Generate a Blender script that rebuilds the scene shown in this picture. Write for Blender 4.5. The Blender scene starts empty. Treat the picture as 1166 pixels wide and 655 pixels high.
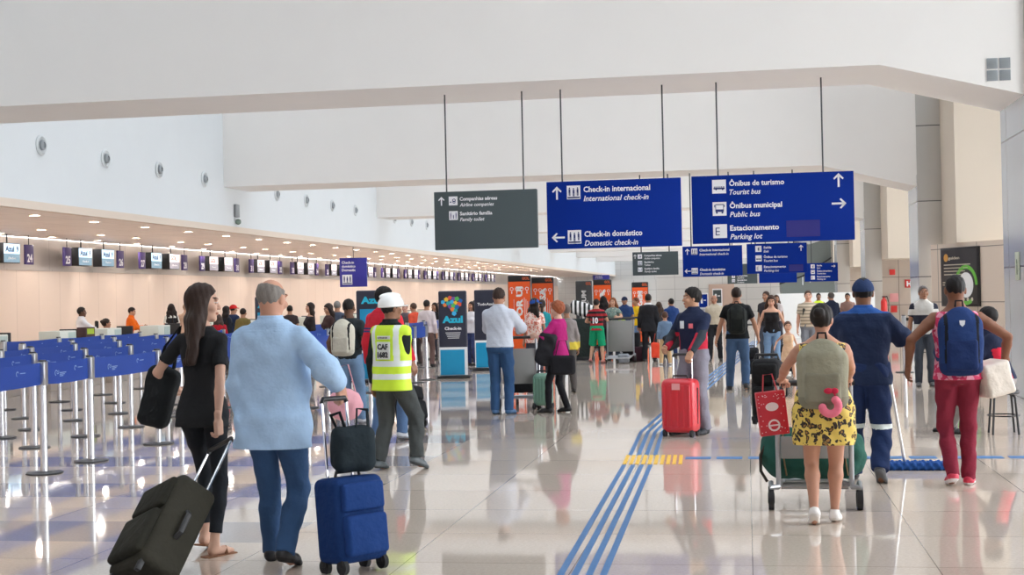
import bpy, bmesh, math, random
import numpy as np
from mathutils import Vector, Matrix
random.seed(7)
C = bpy.context.scene.collection
rad = math.radians
# ------------------------------------------------------------------ camera model
FOC, EYE, ROLL, CX, CY = 1600.0, 1.6, rad(1.25), 583.0, 327.5
YAW, PITCH = rad(9.468), rad(0.37)
_f = np.array([-math.sin(YAW)*math.cos(PITCH), math.cos(YAW)*math.cos(PITCH), math.sin(PITCH)])
_r = np.array([math.cos(YAW), math.sin(YAW), 0.0])
_u = np.cross(_r, _f)
def ray(px, py):
    dx, dy = px-CX, CY-py
    a = dx*math.cos(ROLL)+dy*math.sin(ROLL); b = -dx*math.sin(ROLL)+dy*math.cos(ROLL)
    d = _f*FOC+_r*a+_u*b
    return d/np.linalg.norm(d)
def G(px, py, z=0.0):
    d = ray(px, py); t = (z-EYE)/d[2]; return Vector((d[0]*t, d[1]*t, z))
def PY(px, py, Y):
    d = ray(px, py); t = Y/d[1]; return Vector((d[0]*t, Y, EYE+d[2]*t))
def PX(px, py, X):
    d = ray(px, py); t = X/d[0]; return Vector((X, d[1]*t, EYE+d[2]*t))
# ------------------------------------------------------------------ materials
MATS = {}
def mat(name, col, rough=0.6, metal=0.0, noise=0.0, nscale=8.0, bump=0.0, bscale=60.0, spec=0.5, emit=0.0, coat=0.0, alpha=1.0):
    if name in MATS: return MATS[name]
    m = bpy.data.materials.new(name); m.use_nodes = True
    nt = m.node_tree; b = nt.nodes['Principled BSDF']
    b.inputs['Base Color'].default_value = (*col, 1); b.inputs['Roughness'].default_value = rough
    b.inputs['Metallic'].default_value = metal; b.inputs['Specular IOR Level'].default_value = spec
    b.inputs['Coat Weight'].default_value = coat; b.inputs['Alpha'].default_value = alpha
    if emit:
        b.inputs['Emission Color'].default_value = (*col, 1); b.inputs['Emission Strength'].default_value = emit
    tc = nt.nodes.new('ShaderNodeTexCoord')
    if noise:
        n = nt.nodes.new('ShaderNodeTexNoise'); n.inputs['Scale'].default_value = nscale; n.inputs['Detail'].default_value = 4
        nt.links.new(tc.outputs['Object'], n.inputs['Vector'])
        mx = nt.nodes.new('ShaderNodeMix'); mx.data_type = 'RGBA'
        mx.inputs['A'].default_value = (*[max(0, c*(1-noise)) for c in col], 1)
        mx.inputs['B'].default_value = (*[min(1, c*(1+noise)) for c in col], 1)
        nt.links.new(n.outputs['Fac'], mx.inputs['Factor']); nt.links.new(mx.outputs['Result'], b.inputs['Base Color'])
    if bump:
        n2 = nt.nodes.new('ShaderNodeTexNoise'); n2.inputs['Scale'].default_value = bscale; n2.inputs['Detail'].default_value = 3
        nt.links.new(tc.outputs['Object'], n2.inputs['Vector'])
        bp = nt.nodes.new('ShaderNodeBump'); bp.inputs['Strength'].default_value = bump; bp.inputs['Distance'].default_value = 0.01 if bscale > 50 else 0.03
        nt.links.new(n2.outputs['Fac'], bp.inputs['Height']); nt.links.new(bp.outputs['Normal'], b.inputs['Normal'])
    MATS[name] = m; return m
def srgb(r, g, b):
    f = lambda c: (c/255/12.92) if c/255 <= 0.04045 else ((c/255+0.055)/1.055)**2.4
    return (f(r), f(g), f(b))
def cloth(r, g, b, rough=0.85, noise=0.12):
    return mat('cloth_%d_%d_%d' % (r, g, b), srgb(r, g, b), rough, noise=noise, nscale=6, bump=0.55, bscale=11, spec=0.2)
def plain(r, g, b, rough=0.5, metal=0.0, coat=0.0):
    return mat('plain_%d_%d_%d_%d_%d' % (r, g, b, rough*100, metal*100), srgb(r, g, b), rough, metal, noise=0.05, nscale=3, coat=coat)
STEEL = mat('brushed_steel', srgb(205, 206, 208), 0.28, 1.0, noise=0.06, nscale=20)
CHROME = mat('chrome', srgb(225, 226, 230), 0.12, 1.0, noise=0.03)
BLACKP = mat('black_plastic', srgb(34, 34, 36), 0.45, noise=0.1)
RUBBER = mat('rubber', srgb(40, 40, 42), 0.8, noise=0.1)
WHITEP = mat('white_print', srgb(240, 240, 240), 0.5, noise=0.02)
# ------------------------------------------------------------------ object helpers
def link_mesh(name, me, mats, parent=None, loc=None, rot=None, smooth=True):
    for m in (mats if isinstance(mats, (list, tuple)) else [mats]): me.materials.append(m)
    o = bpy.data.objects.new(name, me); C.objects.link(o)
    if parent is not None: o.parent = parent
    if loc is not None: o.location = loc
    if rot is not None: o.rotation_euler = rot
    if smooth and len(me.polygons): me.polygons.foreach_set('use_smooth', [True]*len(me.polygons))
    return o
def empty(name, loc=(0, 0, 0), rz=0.0):
    o = bpy.data.objects.new(name, None); C.objects.link(o); o.location = loc; o.rotation_euler = (0, 0, rz)
    o.empty_display_size = 0.1
    return o
def tag(o, label, cat, group=None, kind=None):
    if label: o['label'] = label
    if cat: o['category'] = cat
    if group: o['group'] = group
    if kind: o['kind'] = kind
    return o
class MB:
    """collects shapes, links them as one mesh object"""
    def __init__(s): s.bm = bmesh.new(); s.mi = 0
    def _fin(s, verts, M=None):
        if M is not None: bmesh.ops.transform(s.bm, matrix=M, verts=verts)
        if s.mi:
            for f in {f for v in verts for f in v.link_faces}: f.material_index = s.mi
    def box(s, lo, hi, bev=0.0, seg=2, M=None):
        lo, hi = Vector(lo), Vector(hi); c = (lo+hi)/2; d = hi-lo
        t = bmesh.new()
        r = bmesh.ops.create_cube(t, size=1, matrix=Matrix.Translation(c) @ Matrix.Diagonal((abs(d.x), abs(d.y), abs(d.z), 1)))
        if bev:
            bmesh.ops.bevel(t, geom=t.edges[:], offset=min(bev, 0.49*min(abs(d.x), abs(d.y), abs(d.z))), segments=seg, affect='EDGES', profile=0.5)
        return s._merge(t, M)
    def _merge(s, t, M=None):
        if M is not None: bmesh.ops.transform(t, matrix=M, verts=t.verts[:])
        if s.mi:
            for f in t.faces: f.material_index = s.mi
        me = bpy.data.meshes.new('tmp'); t.to_mesh(me); t.free(); s.bm.from_mesh(me); bpy.data.meshes.remove(me); return s
    def cyl(s, a, b, r, r2=None, seg=16, cap=True, M=None):
        a, b = Vector(a), Vector(b); d = b-a; t = bmesh.new()
        q = d.to_track_quat('Z', 'Y').to_matrix().to_4x4()
        bmesh.ops.create_cone(t, cap_ends=cap, segments=seg, radius1=r, radius2=r if r2 is None else r2, depth=d.length,
                              matrix=Matrix.Translation((a+b)/2) @ q)
        return s._merge(t, M)
    def lathe(s, prof, seg=24, M=None):
        t = bmesh.new(); rings = []
        for r, z in prof:
            rings.append([t.verts.new((r*math.cos(2*math.pi*k/seg), r*math.sin(2*math.pi*k/seg), z)) for k in range(seg)])
        for A, B in zip(rings, rings[1:]):
            for k in range(seg):
                t.faces.new((A[k], A[(k+1) % seg], B[(k+1) % seg], B[k]))
        t.faces.new(list(reversed(rings[0]))); t.faces.new(rings[-1])
        return s._merge(t, M)
    def tube(s, pts, r, seg=8, closed=False, flat=None, M=None):
        pts = [Vector(p) for p in pts]; n = len(pts); t = bmesh.new(); rings = []
        prev = None
        for i, p in enumerate(pts):
            if closed: d = pts[(i+1) % n]-pts[i-1]
            else: d = pts[min(i+1, n-1)]-pts[max(i-1, 0)]
            d.normalize()
            if prev is None:
                a = Vector((0, 0, 1)) if abs(d.z) < 0.9 else Vector((1, 0, 0))
                a = (a-d*a.dot(d)).normalized()
            else: a = (prev-d*prev.dot(d)).normalized()
            prev = a; b = d.cross(a); ra, rb = (r, r) if flat is None else flat
            rings.append([t.verts.new(p+a*ra*math.cos(2*math.pi*k/seg)+b*rb*math.sin(2*math.pi*k/seg)) for k in range(seg)])
        m = n if closed else n-1
        for i in range(m):
            A, B = rings[i], rings[(i+1) % n]
            for k in range(seg): t.faces.new((A[k], A[(k+1) % seg], B[(k+1) % seg], B[k]))
        if not closed: t.faces.new(list(reversed(rings[0]))); t.faces.new(rings[-1])
        return s._merge(t, M)
    def prism(s, poly, y0, y1, axis='Y', M=None):
        t = bmesh.new()
        def P(a, b, h):
            return {'Y': (a, h, b), 'X': (h, a, b), 'Z': (a, b, h)}[axis]
        A = [t.verts.new(P(a, b, y0)) for a, b in poly]; B = [t.verts.new(P(a, b, y1)) for a, b in poly]
        t.faces.new(A); t.faces.new(list(reversed(B))); n = len(poly)
        for k in range(n): t.faces.new((A[k], B[k], B[(k+1) % n], A[(k+1) % n]))
        bmesh.ops.recalc_face_normals(t, faces=t.faces[:])
        return s._merge(t, M)
    def ball(s, c, r, M=None, seg=16):
        t = bmesh.new(); r = (r, r, r) if not isinstance(r, (tuple, list)) else r
        bmesh.ops.create_uvsphere(t, u_segments=seg, v_segments=max(8, seg//2), radius=1, matrix=Matrix.Translation(c) @ Matrix.Diagonal((*r, 1)))
        return s._merge(t, M)
    def build(s, name, mats, parent=None, loc=None, rot=None, smooth=False, ang=35):
        bmesh.ops.recalc_face_normals(s.bm, faces=s.bm.faces[:])
        s.bm.normal_update()
        me = bpy.data.meshes.new(name)
        sh = [e for e in s.bm.edges if len(e.link_faces) == 2 and e.calc_face_angle(0) > rad(ang)]
        sm = any(len(e.link_faces) == 2 and .5 < math.degrees(e.calc_face_angle(0)) <= ang for e in s.bm.edges)
        if sm and sh: bmesh.ops.split_edges(s.bm, edges=sh)
        s.bm.to_mesh(me); s.bm.free()
        return link_mesh(name, me, mats, parent, loc, rot, sm)
def box(name, lo, hi, m, parent=None, bev=0.0, **k): return MB().box(lo, hi, bev).build(name, m, parent, **k)
def struct(name, mb, m):
    o = mb.build(name, m); o['kind'] = 'structure'; return o
# flat lettering standing on the plane y = y0 facing -Y, cap height h, left edge x, baseline z
def _text_mesh(s, h, width=None, italic=False, bold=0.0, align='LEFT', spacing=1.0):
    cu = bpy.data.curves.new('t', 'FONT'); cu.body = s; cu.size = h/0.73; cu.shear = 0.25 if italic else 0
    cu.align_x = 'LEFT'; cu.offset = bold*h; cu.extrude = 0.0015; cu.resolution_u = 2; cu.space_character = spacing
    o = bpy.data.objects.new('t', cu); me = bpy.data.meshes.new_from_object(o)
    bpy.data.objects.remove(o); bpy.data.curves.remove(cu)
    co = np.zeros(len(me.vertices)*3, np.float32); me.vertices.foreach_get('co', co); co = co.reshape(-1, 3)
    if len(co) == 0: return me, co
    x0, x1 = co[:, 0].min(), co[:, 0].max()
    co[:, 0] -= x0
    if width: co[:, 0] *= width/(x1-x0)
    w = co[:, 0].max()
    if align == 'CENTER': co[:, 0] -= w/2
    return me, co
class Writing:
    def __init__(s): s.bm = bmesh.new()
    def text(s, t, x, z, h, width=None, italic=False, bold=0.03, align='LEFT', rot=0, flip=1):
        me, co = _text_mesh(t, h, width, italic, bold, align)
        c, sn = math.cos(rot), math.sin(rot)
        out = np.stack([x+co[:, 0]*c-co[:, 1]*sn, -co[:, 2]-0.0005, z+co[:, 0]*sn+co[:, 1]*c], 1)
        me.vertices.foreach_set('co', out.astype(np.float32).ravel()); me.update()
        s.bm.from_mesh(me); bpy.data.meshes.remove(me); return s
    def poly(s, pts, t=0.0015, y=0.0):
        A = [s.bm.verts.new((a, -t+y, b)) for a, b in pts]
        try: s.bm.faces.new(A)
        except Exception: pass
        B = [s.bm.verts.new((a, 0+y, b)) for a, b in pts]; n = len(pts)
        for k in range(n): s.bm.faces.new((A[k], A[(k+1) % n], B[(k+1) % n], B[k]))
        return s
    def rect(s, x0, z0, x1, z1, y=0.0): return s.poly([(x0, z0), (x1, z0), (x1, z1), (x0, z1)], y=y)
    def disc(s, x, z, r, n=20, y=0.0, ry=None):
        ry = ry or r
        return s.poly([(x+r*math.cos(2*math.pi*k/n), z+ry*math.sin(2*math.pi*k/n)) for k in range(n)], y=y)
    def ring(s, x, z, r0, r1, n=32, a0=0, a1=360, y=0.0):
        for k in range(n):
            a, b = rad(a0+(a1-a0)*k/n), rad(a0+(a1-a0)*(k+1)/n)
            s.poly([(x+r0*math.cos(a), z+r0*math.sin(a)), (x+r1*math.cos(a), z+r1*math.sin(a)), (x+r1*math.cos(b), z+r1*math.sin(b)), (x+r0*math.cos(b), z+r0*math.sin(b))], y=y)
        return s
    def arrow(s, x, z, L, ang, w=None):
        w = w or L*0.14; c, sn = math.cos(rad(ang)), math.sin(rad(ang))
        R = lambda a, b: (x+a*c-b*sn, z+a*sn+b*c)
        s.poly([R(-L/2, -w/2), R(L/2-w*.9, -w/2), R(L/2-w*.9, w/2), R(-L/2, w/2)])
        for q in (1, -1):
            s.poly([R(L/2, 0), R(L/2-L*.36, q*L*.36), R(L/2-L*.36-w*.75, q*(L*.36-w*.4)), R(L/2-w*1.5, 0)])
        return s
    def build(s, name, m, parent, y=0.0):
        me = bpy.data.meshes.new(name); bmesh.ops.recalc_face_normals(s.bm, faces=s.bm.faces[:]); s.bm.to_mesh(me); s.bm.free()
        o = link_mesh(name, me, m, parent, smooth=False); o.location = (0, y, 0); return o
# ------------------------------------------------------------------ distance-field modelling (bodies, clothes, soft bags)
def smin(a, b, k):
    if k <= 0: return np.minimum(a, b)
    h = np.clip(.5+.5*(b-a)/k, 0, 1)
    return b*(1-h)+a*h-k*h*(1-h)
class Field:
    def __init__(s): s.ops = []; s.cuts = []; s.post = []
    def add(s, lo, hi, fn, k=0.02, sub=False): s.ops.append((np.array(lo, float), np.array(hi, float), fn, k, sub)); return s
    def cone(s, a, b, ra, rb, k=0.02, clip=None, sub=False, sq=None):
        a, b = np.array(a, float), np.array(b, float); ba = b-a; L2 = max(1e-9, ba@ba); R = max(ra, rb)
        def fn(P):
            px, py, pz = P[0]-a[0], P[1]-a[1], P[2]-a[2]
            h = np.clip((px*ba[0]+py*ba[1]+pz*ba[2])/L2, 0, 1)
            dx, dy, dz = px-h*ba[0], py-h*ba[1], pz-h*ba[2]
            d = np.sqrt(dx*dx+dy*dy+dz*dz)-(ra+(rb-ra)*h)
            if clip is not None:
                for c, n in clip:
                    d = np.maximum(d, (P[0]-c[0])*n[0]+(P[1]-c[1])*n[1]+(P[2]-c[2])*n[2])
            return d
        return s.add(np.minimum(a, b)-R, np.maximum(a, b)+R, fn, k, sub)
    def chain(s, pts, rs, k=0.02, **kw):
        for i in range(len(pts)-1): s.cone(pts[i], pts[i+1], rs[i], rs[i+1], k, **kw)
        return s
    def ell(s, c, r, R=None, k=0.02, sub=False, box=False, rnd=0.0):
        c, r = np.array(c, float), np.array(r, float); R = np.eye(3) if R is None else np.array(R, float)
        ext = np.abs(R)@r
        def fn(P):
            p = [P[0]-c[0], P[1]-c[1], P[2]-c[2]]
            l = [R[0][j]*p[0]+R[1][j]*p[1]+R[2][j]*p[2] for j in range(3)]
            if box:
                q = [np.abs(l[j])-(r[j]-rnd) for j in range(3)]
                o = np.sqrt(sum(np.maximum(t, 0)**2 for t in q))
                return o+np.minimum(np.maximum(np.maximum(q[0], q[1]), q[2]), 0)-rnd
            k0 = np.sqrt(sum((l[j]/r[j])**2 for j in range(3))); k1 = np.sqrt(sum((l[j]/r[j]**2)**2 for j in range(3)))
            return k0*(k0-1)/np.maximum(k1, 1e-6)
        return s.add(c-ext, c+ext, fn, k, sub)
    def loft(s, c, R, zs, ws, ds, ys, e=0.0, k=0.03, pw=2.3, sub=False):
        c = np.array(c, float); R = np.array(R, float); zs = np.array(zs, float); ws = np.array(ws, float)+e; ds = np.array(ds, float)+e; ys = np.array(ys, float)
        zlo, zhi = zs[0], zs[-1]; W, D = ws.max(), ds.max()+np.abs(ys).max()
        cs = np.array([R@np.array([x, y, z]) for x in (-W, W) for y in (-D, D) for z in (zlo, zhi)])+c
        zg = np.linspace(zlo-.1, zhi+.1, 200)
        wg, dg, yg = np.interp(zg, zs, ws), np.interp(zg, zs, ds), np.interp(zg, zs, ys)
        ker = np.ones(9)/9
        sm = lambda v: np.convolve(np.pad(v, 4, mode='edge'), ker, 'valid')
        wg, dg, yg = sm(wg), sm(dg), sm(yg)
        def fn(P):
            p = [P[0]-c[0], P[1]-c[1], P[2]-c[2]]
            l = [R[0][j]*p[0]+R[1][j]*p[1]+R[2][j]*p[2] for j in range(3)]
            t = np.clip((l[2]-zg[0])/(zg[-1]-zg[0])*199, 0, 199).astype(np.int32)
            w, d, y = wg[t], dg[t], yg[t]
            q = (np.abs(l[0]/w)**pw+np.abs((l[1]-y)/d)**pw)**(1/pw)
            a = (q-1)*np.minimum(w, d); b = np.maximum(zlo-l[2], l[2]-zhi)
            rr = 0.02
            return np.maximum(a, b) if e < 0 else np.minimum(np.maximum(a, b)+rr, 0)+np.sqrt(np.maximum(a+rr, 0)**2+np.maximum(b+rr, 0)**2)-rr
        return s.add(cs.min(0), cs.max(0), fn, k, sub)
    def mesh(s, vox, pad=None, lo=None, hi=None):
        pos = [o for o in s.ops if not o[4]]
        if lo is None: lo = np.min([o[0] for o in pos], 0)-2.5*vox-0.01
        if hi is None: hi = np.max([o[1] for o in pos], 0)+2.5*vox+0.01
        n = np.ceil((hi-lo)/vox).astype(int)+1
        ax = [(lo[j]+vox*np.arange(n[j])).astype(np.float32) for j in range(3)]
        D = np.full(n, 0.25, np.float32)
        for l, h, fn, k, sub in s.ops:
            m = k+2.2*vox
            i0 = np.maximum(np.floor((l-m-lo)/vox).astype(int), 0); i1 = np.minimum(np.ceil((h+m-lo)/vox).astype(int)+1, n)
            if (i1 <= i0).any(): continue
            P = (ax[0][i0[0]:i1[0], None, None], ax[1][None, i0[1]:i1[1], None], ax[2][None, None, i0[2]:i1[2]])
            d = np.broadcast_to(fn(P), tuple(i1-i0)); S = D[i0[0]:i1[0], i0[1]:i1[1], i0[2]:i1[2]]
            if sub: S[...] = -smin(-S, d, k)
            else: S[...] = smin(S, d, k)
        P = (ax[0][:, None, None], ax[1][None, :, None], ax[2][None, None, :])
        for fn in s.post: D = D+fn(P)
        for fn in s.cuts: D = np.maximum(D, fn(P))
        D[0] = D[-1] = 0.2; D[:, 0] = D[:, -1] = 0.2; D[:, :, 0] = D[:, :, -1] = 0.2
        return surface_nets(D.astype(np.float32), lo, vox)
def surface_nets(D, lo, vox):
    ins = D < 0; n = np.array(D.shape)
    c = [(i, j, k) for i in (0, 1) for j in (0, 1) for k in (0, 1)]
    sl = lambda i, j, k: (slice(i, n[0]-1+i), slice(j, n[1]-1+j), slice(k, n[2]-1+k))
    cnt = sum(ins[sl(*q)].astype(np.int8) for q in c)
    idx = np.argwhere((cnt > 0) & (cnt < 8))
    if len(idx) == 0: return np.zeros((0, 3)), np.zeros((0, 4), int)
    acc = np.zeros((len(idx), 3)); num = np.zeros(len(idx))
    V = {q: D[idx[:, 0]+q[0], idx[:, 1]+q[1], idx[:, 2]+q[2]] for q in c}
    for q in c:
        for a in range(3):
            if q[a] == 0:
                p = list(q); p[a] = 1; p = tuple(p); va, vb = V[q], V[p]
                m = (va < 0) != (vb < 0); t = va/np.where(m, va-vb, 1)
                w = np.array(q, float)[None, :].repeat(len(idx), 0); w[:, a] += t
                acc += w*m[:, None]; num += m
    verts = lo+vox*(idx+acc/num[:, None])
    vid = -np.ones(n-1, np.int64); vid[idx[:, 0], idx[:, 1], idx[:, 2]] = np.arange(len(idx))
    faces = []
    for a in range(3):
        b, d = (a+1) % 3, (a+2) % 3
        s0 = [slice(1, n[0]-1), slice(1, n[1]-1), slice(1, n[2]-1)]; s1 = list(s0)
        s0[a] = slice(0, n[a]-1); s1[a] = slice(1, n[a])
        A, B = ins[tuple(s0)], ins[tuple(s1)]
        e = np.argwhere(A != B)
        if not len(e): continue
        off = np.array([1, 1, 1]); off[a] = 0; e0 = e+off
        eb = np.zeros(3, int); eb[b] = 1; ed = np.zeros(3, int); ed[d] = 1
        g = lambda q: vid[q[:, 0], q[:, 1], q[:, 2]]
        quad = np.stack([g(e0-eb-ed), g(e0-ed), g(e0), g(e0-eb)], 1)
        f = A[e[:, 0], e[:, 1], e[:, 2]]
        quad[~f] = quad[~f][:, ::-1]; faces.append(quad)
    F = np.concatenate(faces); F = F[(F >= 0).all(1)]
    return verts, F
def np_mesh(name, parts, paint=None):
    vs, fs, off = [], [], 0
    for v, f in parts:
        vs.append(v); fs.append(f+off); off += len(v)
    v, f = np.concatenate(vs), np.concatenate(fs)
    me = bpy.data.meshes.new(name)
    me.vertices.add(len(v)); me.vertices.foreach_set('co', v.astype(np.float32).ravel())
    me.loops.add(len(f)*4); me.loops.foreach_set('vertex_index', f.astype(np.int32).ravel())
    me.polygons.add(len(f)); me.polygons.foreach_set('loop_start', np.arange(0, len(f)*4, 4, dtype=np.int32))
    me.polygons.foreach_set('loop_total', np.full(len(f), 4, np.int32))
    if paint is not None:
        c = v[f].mean(1); mi = paint(c[:, 0], c[:, 1], c[:, 2]).astype(np.int32)
        me.polygons.foreach_set('material_index', mi)
    me.update(); me.validate()
    return me
def field_obj(name, fields, mats, parent, paint=None):
    me = np_mesh(name, [F.mesh(v) for F, v in fields], paint)
    return link_mesh(name, me, mats, parent)
def Rx(a): c, s = math.cos(rad(a)), math.sin(rad(a)); return np.array([[1, 0, 0], [0, c, -s], [0, s, c]])
def Ry(a): c, s = math.cos(rad(a)), math.sin(rad(a)); return np.array([[c, 0, s], [0, 1, 0], [-s, 0, c]])
def Rz(a): c, s = math.cos(rad(a)), math.sin(rad(a)); return np.array([[c, -s, 0], [s, c, 0], [0, 0, 1]])
def nrm(v): v = np.array(v, float); return v/max(1e-9, np.linalg.norm(v))
def ik(S, T, l1, l2, hint):
    S, T = np.array(S, float), np.array(T, float); d = T-S; L = np.linalg.norm(d); u = d/max(L, 1e-6)
    L = min(max(L, abs(l1-l2)+.01), l1+l2-.004); T = S+u*L
    a = (l1*l1-l2*l2+L*L)/(2*L); h = math.sqrt(max(0, l1*l1-a*a))
    hv = np.array(hint, float); hv = hv-u*(hv@u); hv = nrm(hv)
    return S+u*a+hv*h, T
# ------------------------------------------------------------------ people
ZS = [-.10, -.04, .05, .12, .20, .31, .40, .465, .515, .555]
TAB = {'m': dict(w=[.13, .165, .158, .150, .152, .168, .180, .172, .105, .062], d=[.09, .112, .106, .102, .106, .115, .116, .100, .074, .056],
                 y=[-.01, -.014, -.006, 0, .004, .004, 0, -.008, -.016, -.016], sh=.172, shr=.052, neck=.060),
       'f': dict(w=[.13, .176, .162, .136, .130, .144, .154, .144, .090, .052], d=[.09, .116, .106, .092, .092, .108, .104, .088, .064, .048],
                 y=[-.01, -.016, -.008, 0, .004, .010, .004, -.006, -.014, -.016], sh=.150, shr=.044, neck=.049)}
LODS = {0: (.0125, .0042, .0042, .0075), 1: (.016, .0065, .0055, .0105), 2: (.022, .009, .0075, .016)}
BROW = mat('brow_hair', srgb(45, 34, 28), 0.8); EYEW = mat('eye_white', srgb(225, 220, 214), 0.3); IRIS = mat('iris', srgb(45, 30, 22), 0.2)
def skinmat(c): return mat('skin_%d_%d_%d' % c, srgb(*c), 0.55, noise=0.06, nscale=5, spec=0.35)
def hairmat(c):
    n = 'hair_%d_%d_%d' % c; new = n not in MATS
    m = mat(n, srgb(*c), 0.55, noise=0.35, nscale=60, bump=0.25, bscale=60, spec=0.22)
    if new:
        nt = m.node_tree; mp = nt.nodes.new('ShaderNodeMapping'); mp.inputs['Scale'].default_value = (4, 4, .35)
        tc = [x for x in nt.nodes if x.type == 'TEX_COORD'][0]
        for l in list(nt.links):
            if l.from_node == tc: nt.links.new(mp.outputs[0], l.to_socket)
        nt.links.new(tc.outputs['Object'], mp.inputs[0])
    return m
def wrinkle(amp, s=1.0, ph=0.0):
    def fn(P):
        x, y, z = P[0]/s, P[1]/s, P[2]/s
        a = np.sin(24*z+9*np.sin(6*x+ph)+7*y)*np.sin(11*x+13*y+4*z+ph)
        b = np.sin(41*z+17*x+23*y+ph*2)*np.sin(13*z-19*x+ph)
        return (a*.65+b*.35)*amp
    return fn
def hand_field(W, fd, pn, side, curl, s):
    F = Field(); fd = nrm(fd); pn = nrm(np.array(pn, float)-fd*(fd@np.array(pn, float))); t = np.cross(fd, pn)*side; W = np.array(W, float)
    R = np.stack([t, fd, pn], 1)
    F.cone(W-fd*.05*s, W+fd*.012*s, .0245*s, .024*s, .02*s)
    F.ell(W+fd*.05*s, np.array([.041, .052, .016])*s, R, .02*s, box=True, rnd=.013*s)
    F.ell(W+fd*.03*s+t*.022*s+pn*.006*s, np.array([.02, .032, .017])*s, R, .015*s)
    for off, L, r in ((.031, .070, .0088), (.0105, .079, .009), (-.0105, .072, .0086), (-.031, .056, .0076)):
        p = W+fd*(.092-.004*abs(off)/.01)*s+t*off*s; ang = 0; spread = nrm(fd+t*off*2.2)
        for q, (fr, bend) in enumerate(((.45, 55), (.30, 75), (.25, 45))):
            ang += bend*curl; d = spread*math.cos(rad(ang))+pn*math.sin(rad(ang)); e = p+d*L*fr*s
            F.cone(p, e, r*(1-.08*q)*s, r*(.94-.08*q)*s, .0035*s); p = e
    p = W+fd*.028*s+t*.030*s+pn*.006*s; d = nrm(fd*.75+t*.6+pn*(.15+.5*curl))
    e = p+d*.042*s; F.cone(p, e, .0125*s, .0105*s, .01*s); d2 = nrm(fd*.95+t*(.25-.5*curl)+pn*(.15+.9*curl)); F.cone(e, e+d2*.034*s, .0104*s, .0085*s, .004*s)
    return F
def person(g, heading, h, label, sex='m', skin=(176, 130, 104), lod=1, lean=0, side=0, twist=0, belly=0.0, wide=1.0, head=(0, 0), headscale=1.0,
           feet=((-.1, 0, 0, 5), (.1, 0, 0, -5)), hands=(None, None), top=None, bottom=None, shoes=(40, 38, 38), hair=('short', (30, 25, 22)),
           sit=None, group=None, legw=1.0, sole=None, face=True, name='person', sock=None, cuffskin=None):
    s = h/1.75; T = TAB[sex]; VB, VH, VF, VC = LODS[lod]
    root = empty(name, (g[0], g[1], g[2] if len(g) > 2 else 0), rad(heading)); tag(root, label, 'person', group)
    inv = np.array(Matrix.Rotation(-rad(heading), 3, 'Z')); base = np.array([g[0], g[1], g[2] if len(g) > 2 else 0.0])
    loc = lambda w: inv@(np.array(w, float)-base)
    pel = np.array([0, 0, .95*s]) if sit is None else np.array(sit, float)
    fa = []
    for i, ft in enumerate(feet):
        x, y, pt, yw = ft[:4]; lift = ft[4] if len(ft) > 4 else 0
        Rf = Rz(yw)@Rx(-pt); zc = min((Rf@np.array(q))[2] for q in ((0, -.055, -.08), (0, .10, -.08), (0, .175 if pt < 25 else .12, -.08)))
        fa.append((np.array([x, y, -zc*s+lift]), Rf))
    if sit is None:
        mx = max(math.hypot(math.hypot(a[0][0]-sx*.085*s, a[0][1]), 0) for a, sx in zip(fa, (-1, 1)))
        for a, sx in zip(fa, (-1, 1)):
            dh = math.hypot(a[0][0]-sx*.085*s, a[0][1]); lim = a[0][2]+math.sqrt(max(.01, (.822*s)**2-dh*dh))
            pel[2] = min(pel[2], lim+.05*s)
    Rt = Rz(twist*.5)@Rx(-lean)@Ry(side); Rs = Rz(twist)@Rx(-lean)@Ry(side)
    up = Rt@np.array([0, 0, 1.])
    tl = lambda x, y, z, R=Rt: pel+R@(np.array([x, y, z])*s)
    neck = tl(0, -.016, .545); Rh = Rz(head[0]+twist)@Rx(-head[1]-lean*.3); hs = s*headscale*1.03
    hc = neck+up*.022*s+np.array([0, 0, .105*hs])+Rh@np.array([0, .018, .0])*s
    hips = [tl(sx*.085, 0, -.05) for sx in (-1, 1)]
    w = [v*(1+(wide-1)) for v in T['w']]; d = list(T['d']); yy = list(T['y'])
    for i, z in enumerate(ZS):
        b = belly*math.exp(-((z-.14)/.11)**2); d[i] += b*.6; yy[i] += b*.5; w[i] += b*.35
        d[i] *= 1+(wide-1)*.7
    w = np.array(w)*s; d = np.array(d)*s; yy = np.array(yy)*s; zs = np.array(ZS)*s
    shx = T['sh']*(1+(wide-1)*.5)
    sh = [tl(sx*shx, -.012, .445, Rs) for sx in (-1, 1)]
    # joints
    arms = []
    for i, sx in enumerate((-1, 1)):
        H = hands[i] or {}
        if 'w' in H: tgt = loc(H['w'])
        elif 'l' in H: tgt = np.array(H['l'], float)
        else: tgt = sh[i]+(Rt@np.array([sx*.075, .03, -.53]))*s
        hint = H.get('hint', (sx*.35, -1, -.1))
        E, Wr = ik(sh[i], tgt, .285*s, .255*s, hint)
        fd = nrm(Wr-E) if 'fd' not in H else nrm(np.array(H['fd'], float)); pn = H.get('pn', (-sx, .15, 0))
        arms.append((sh[i], E, Wr, fd, pn, H.get('curl', .35)))
    legs = []
    for i, sx in enumerate((-1, 1)):
        K, A = ik(hips[i], fa[i][0], .43*s, .40*s, (sx*.12, 1, 0) if sit is None else (sx*.1, .6, 1))
        legs.append((hips[i], K, A, fa[i][1]))
    # body: one continuous surface
    ar = (1.0 if sex == 'm' else .86)*(1+(wide-1)*.5)
    B = Field(); B.loft(pel, Rt, zs, w, d, yy, e=-.004, k=.03*s)
    B.cone(neck-up*.03*s, hc+Rh@np.array([0, -.012, -.04])*hs, T['neck']*1.08*s, T['neck']*.98*s, .03*s)
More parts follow.
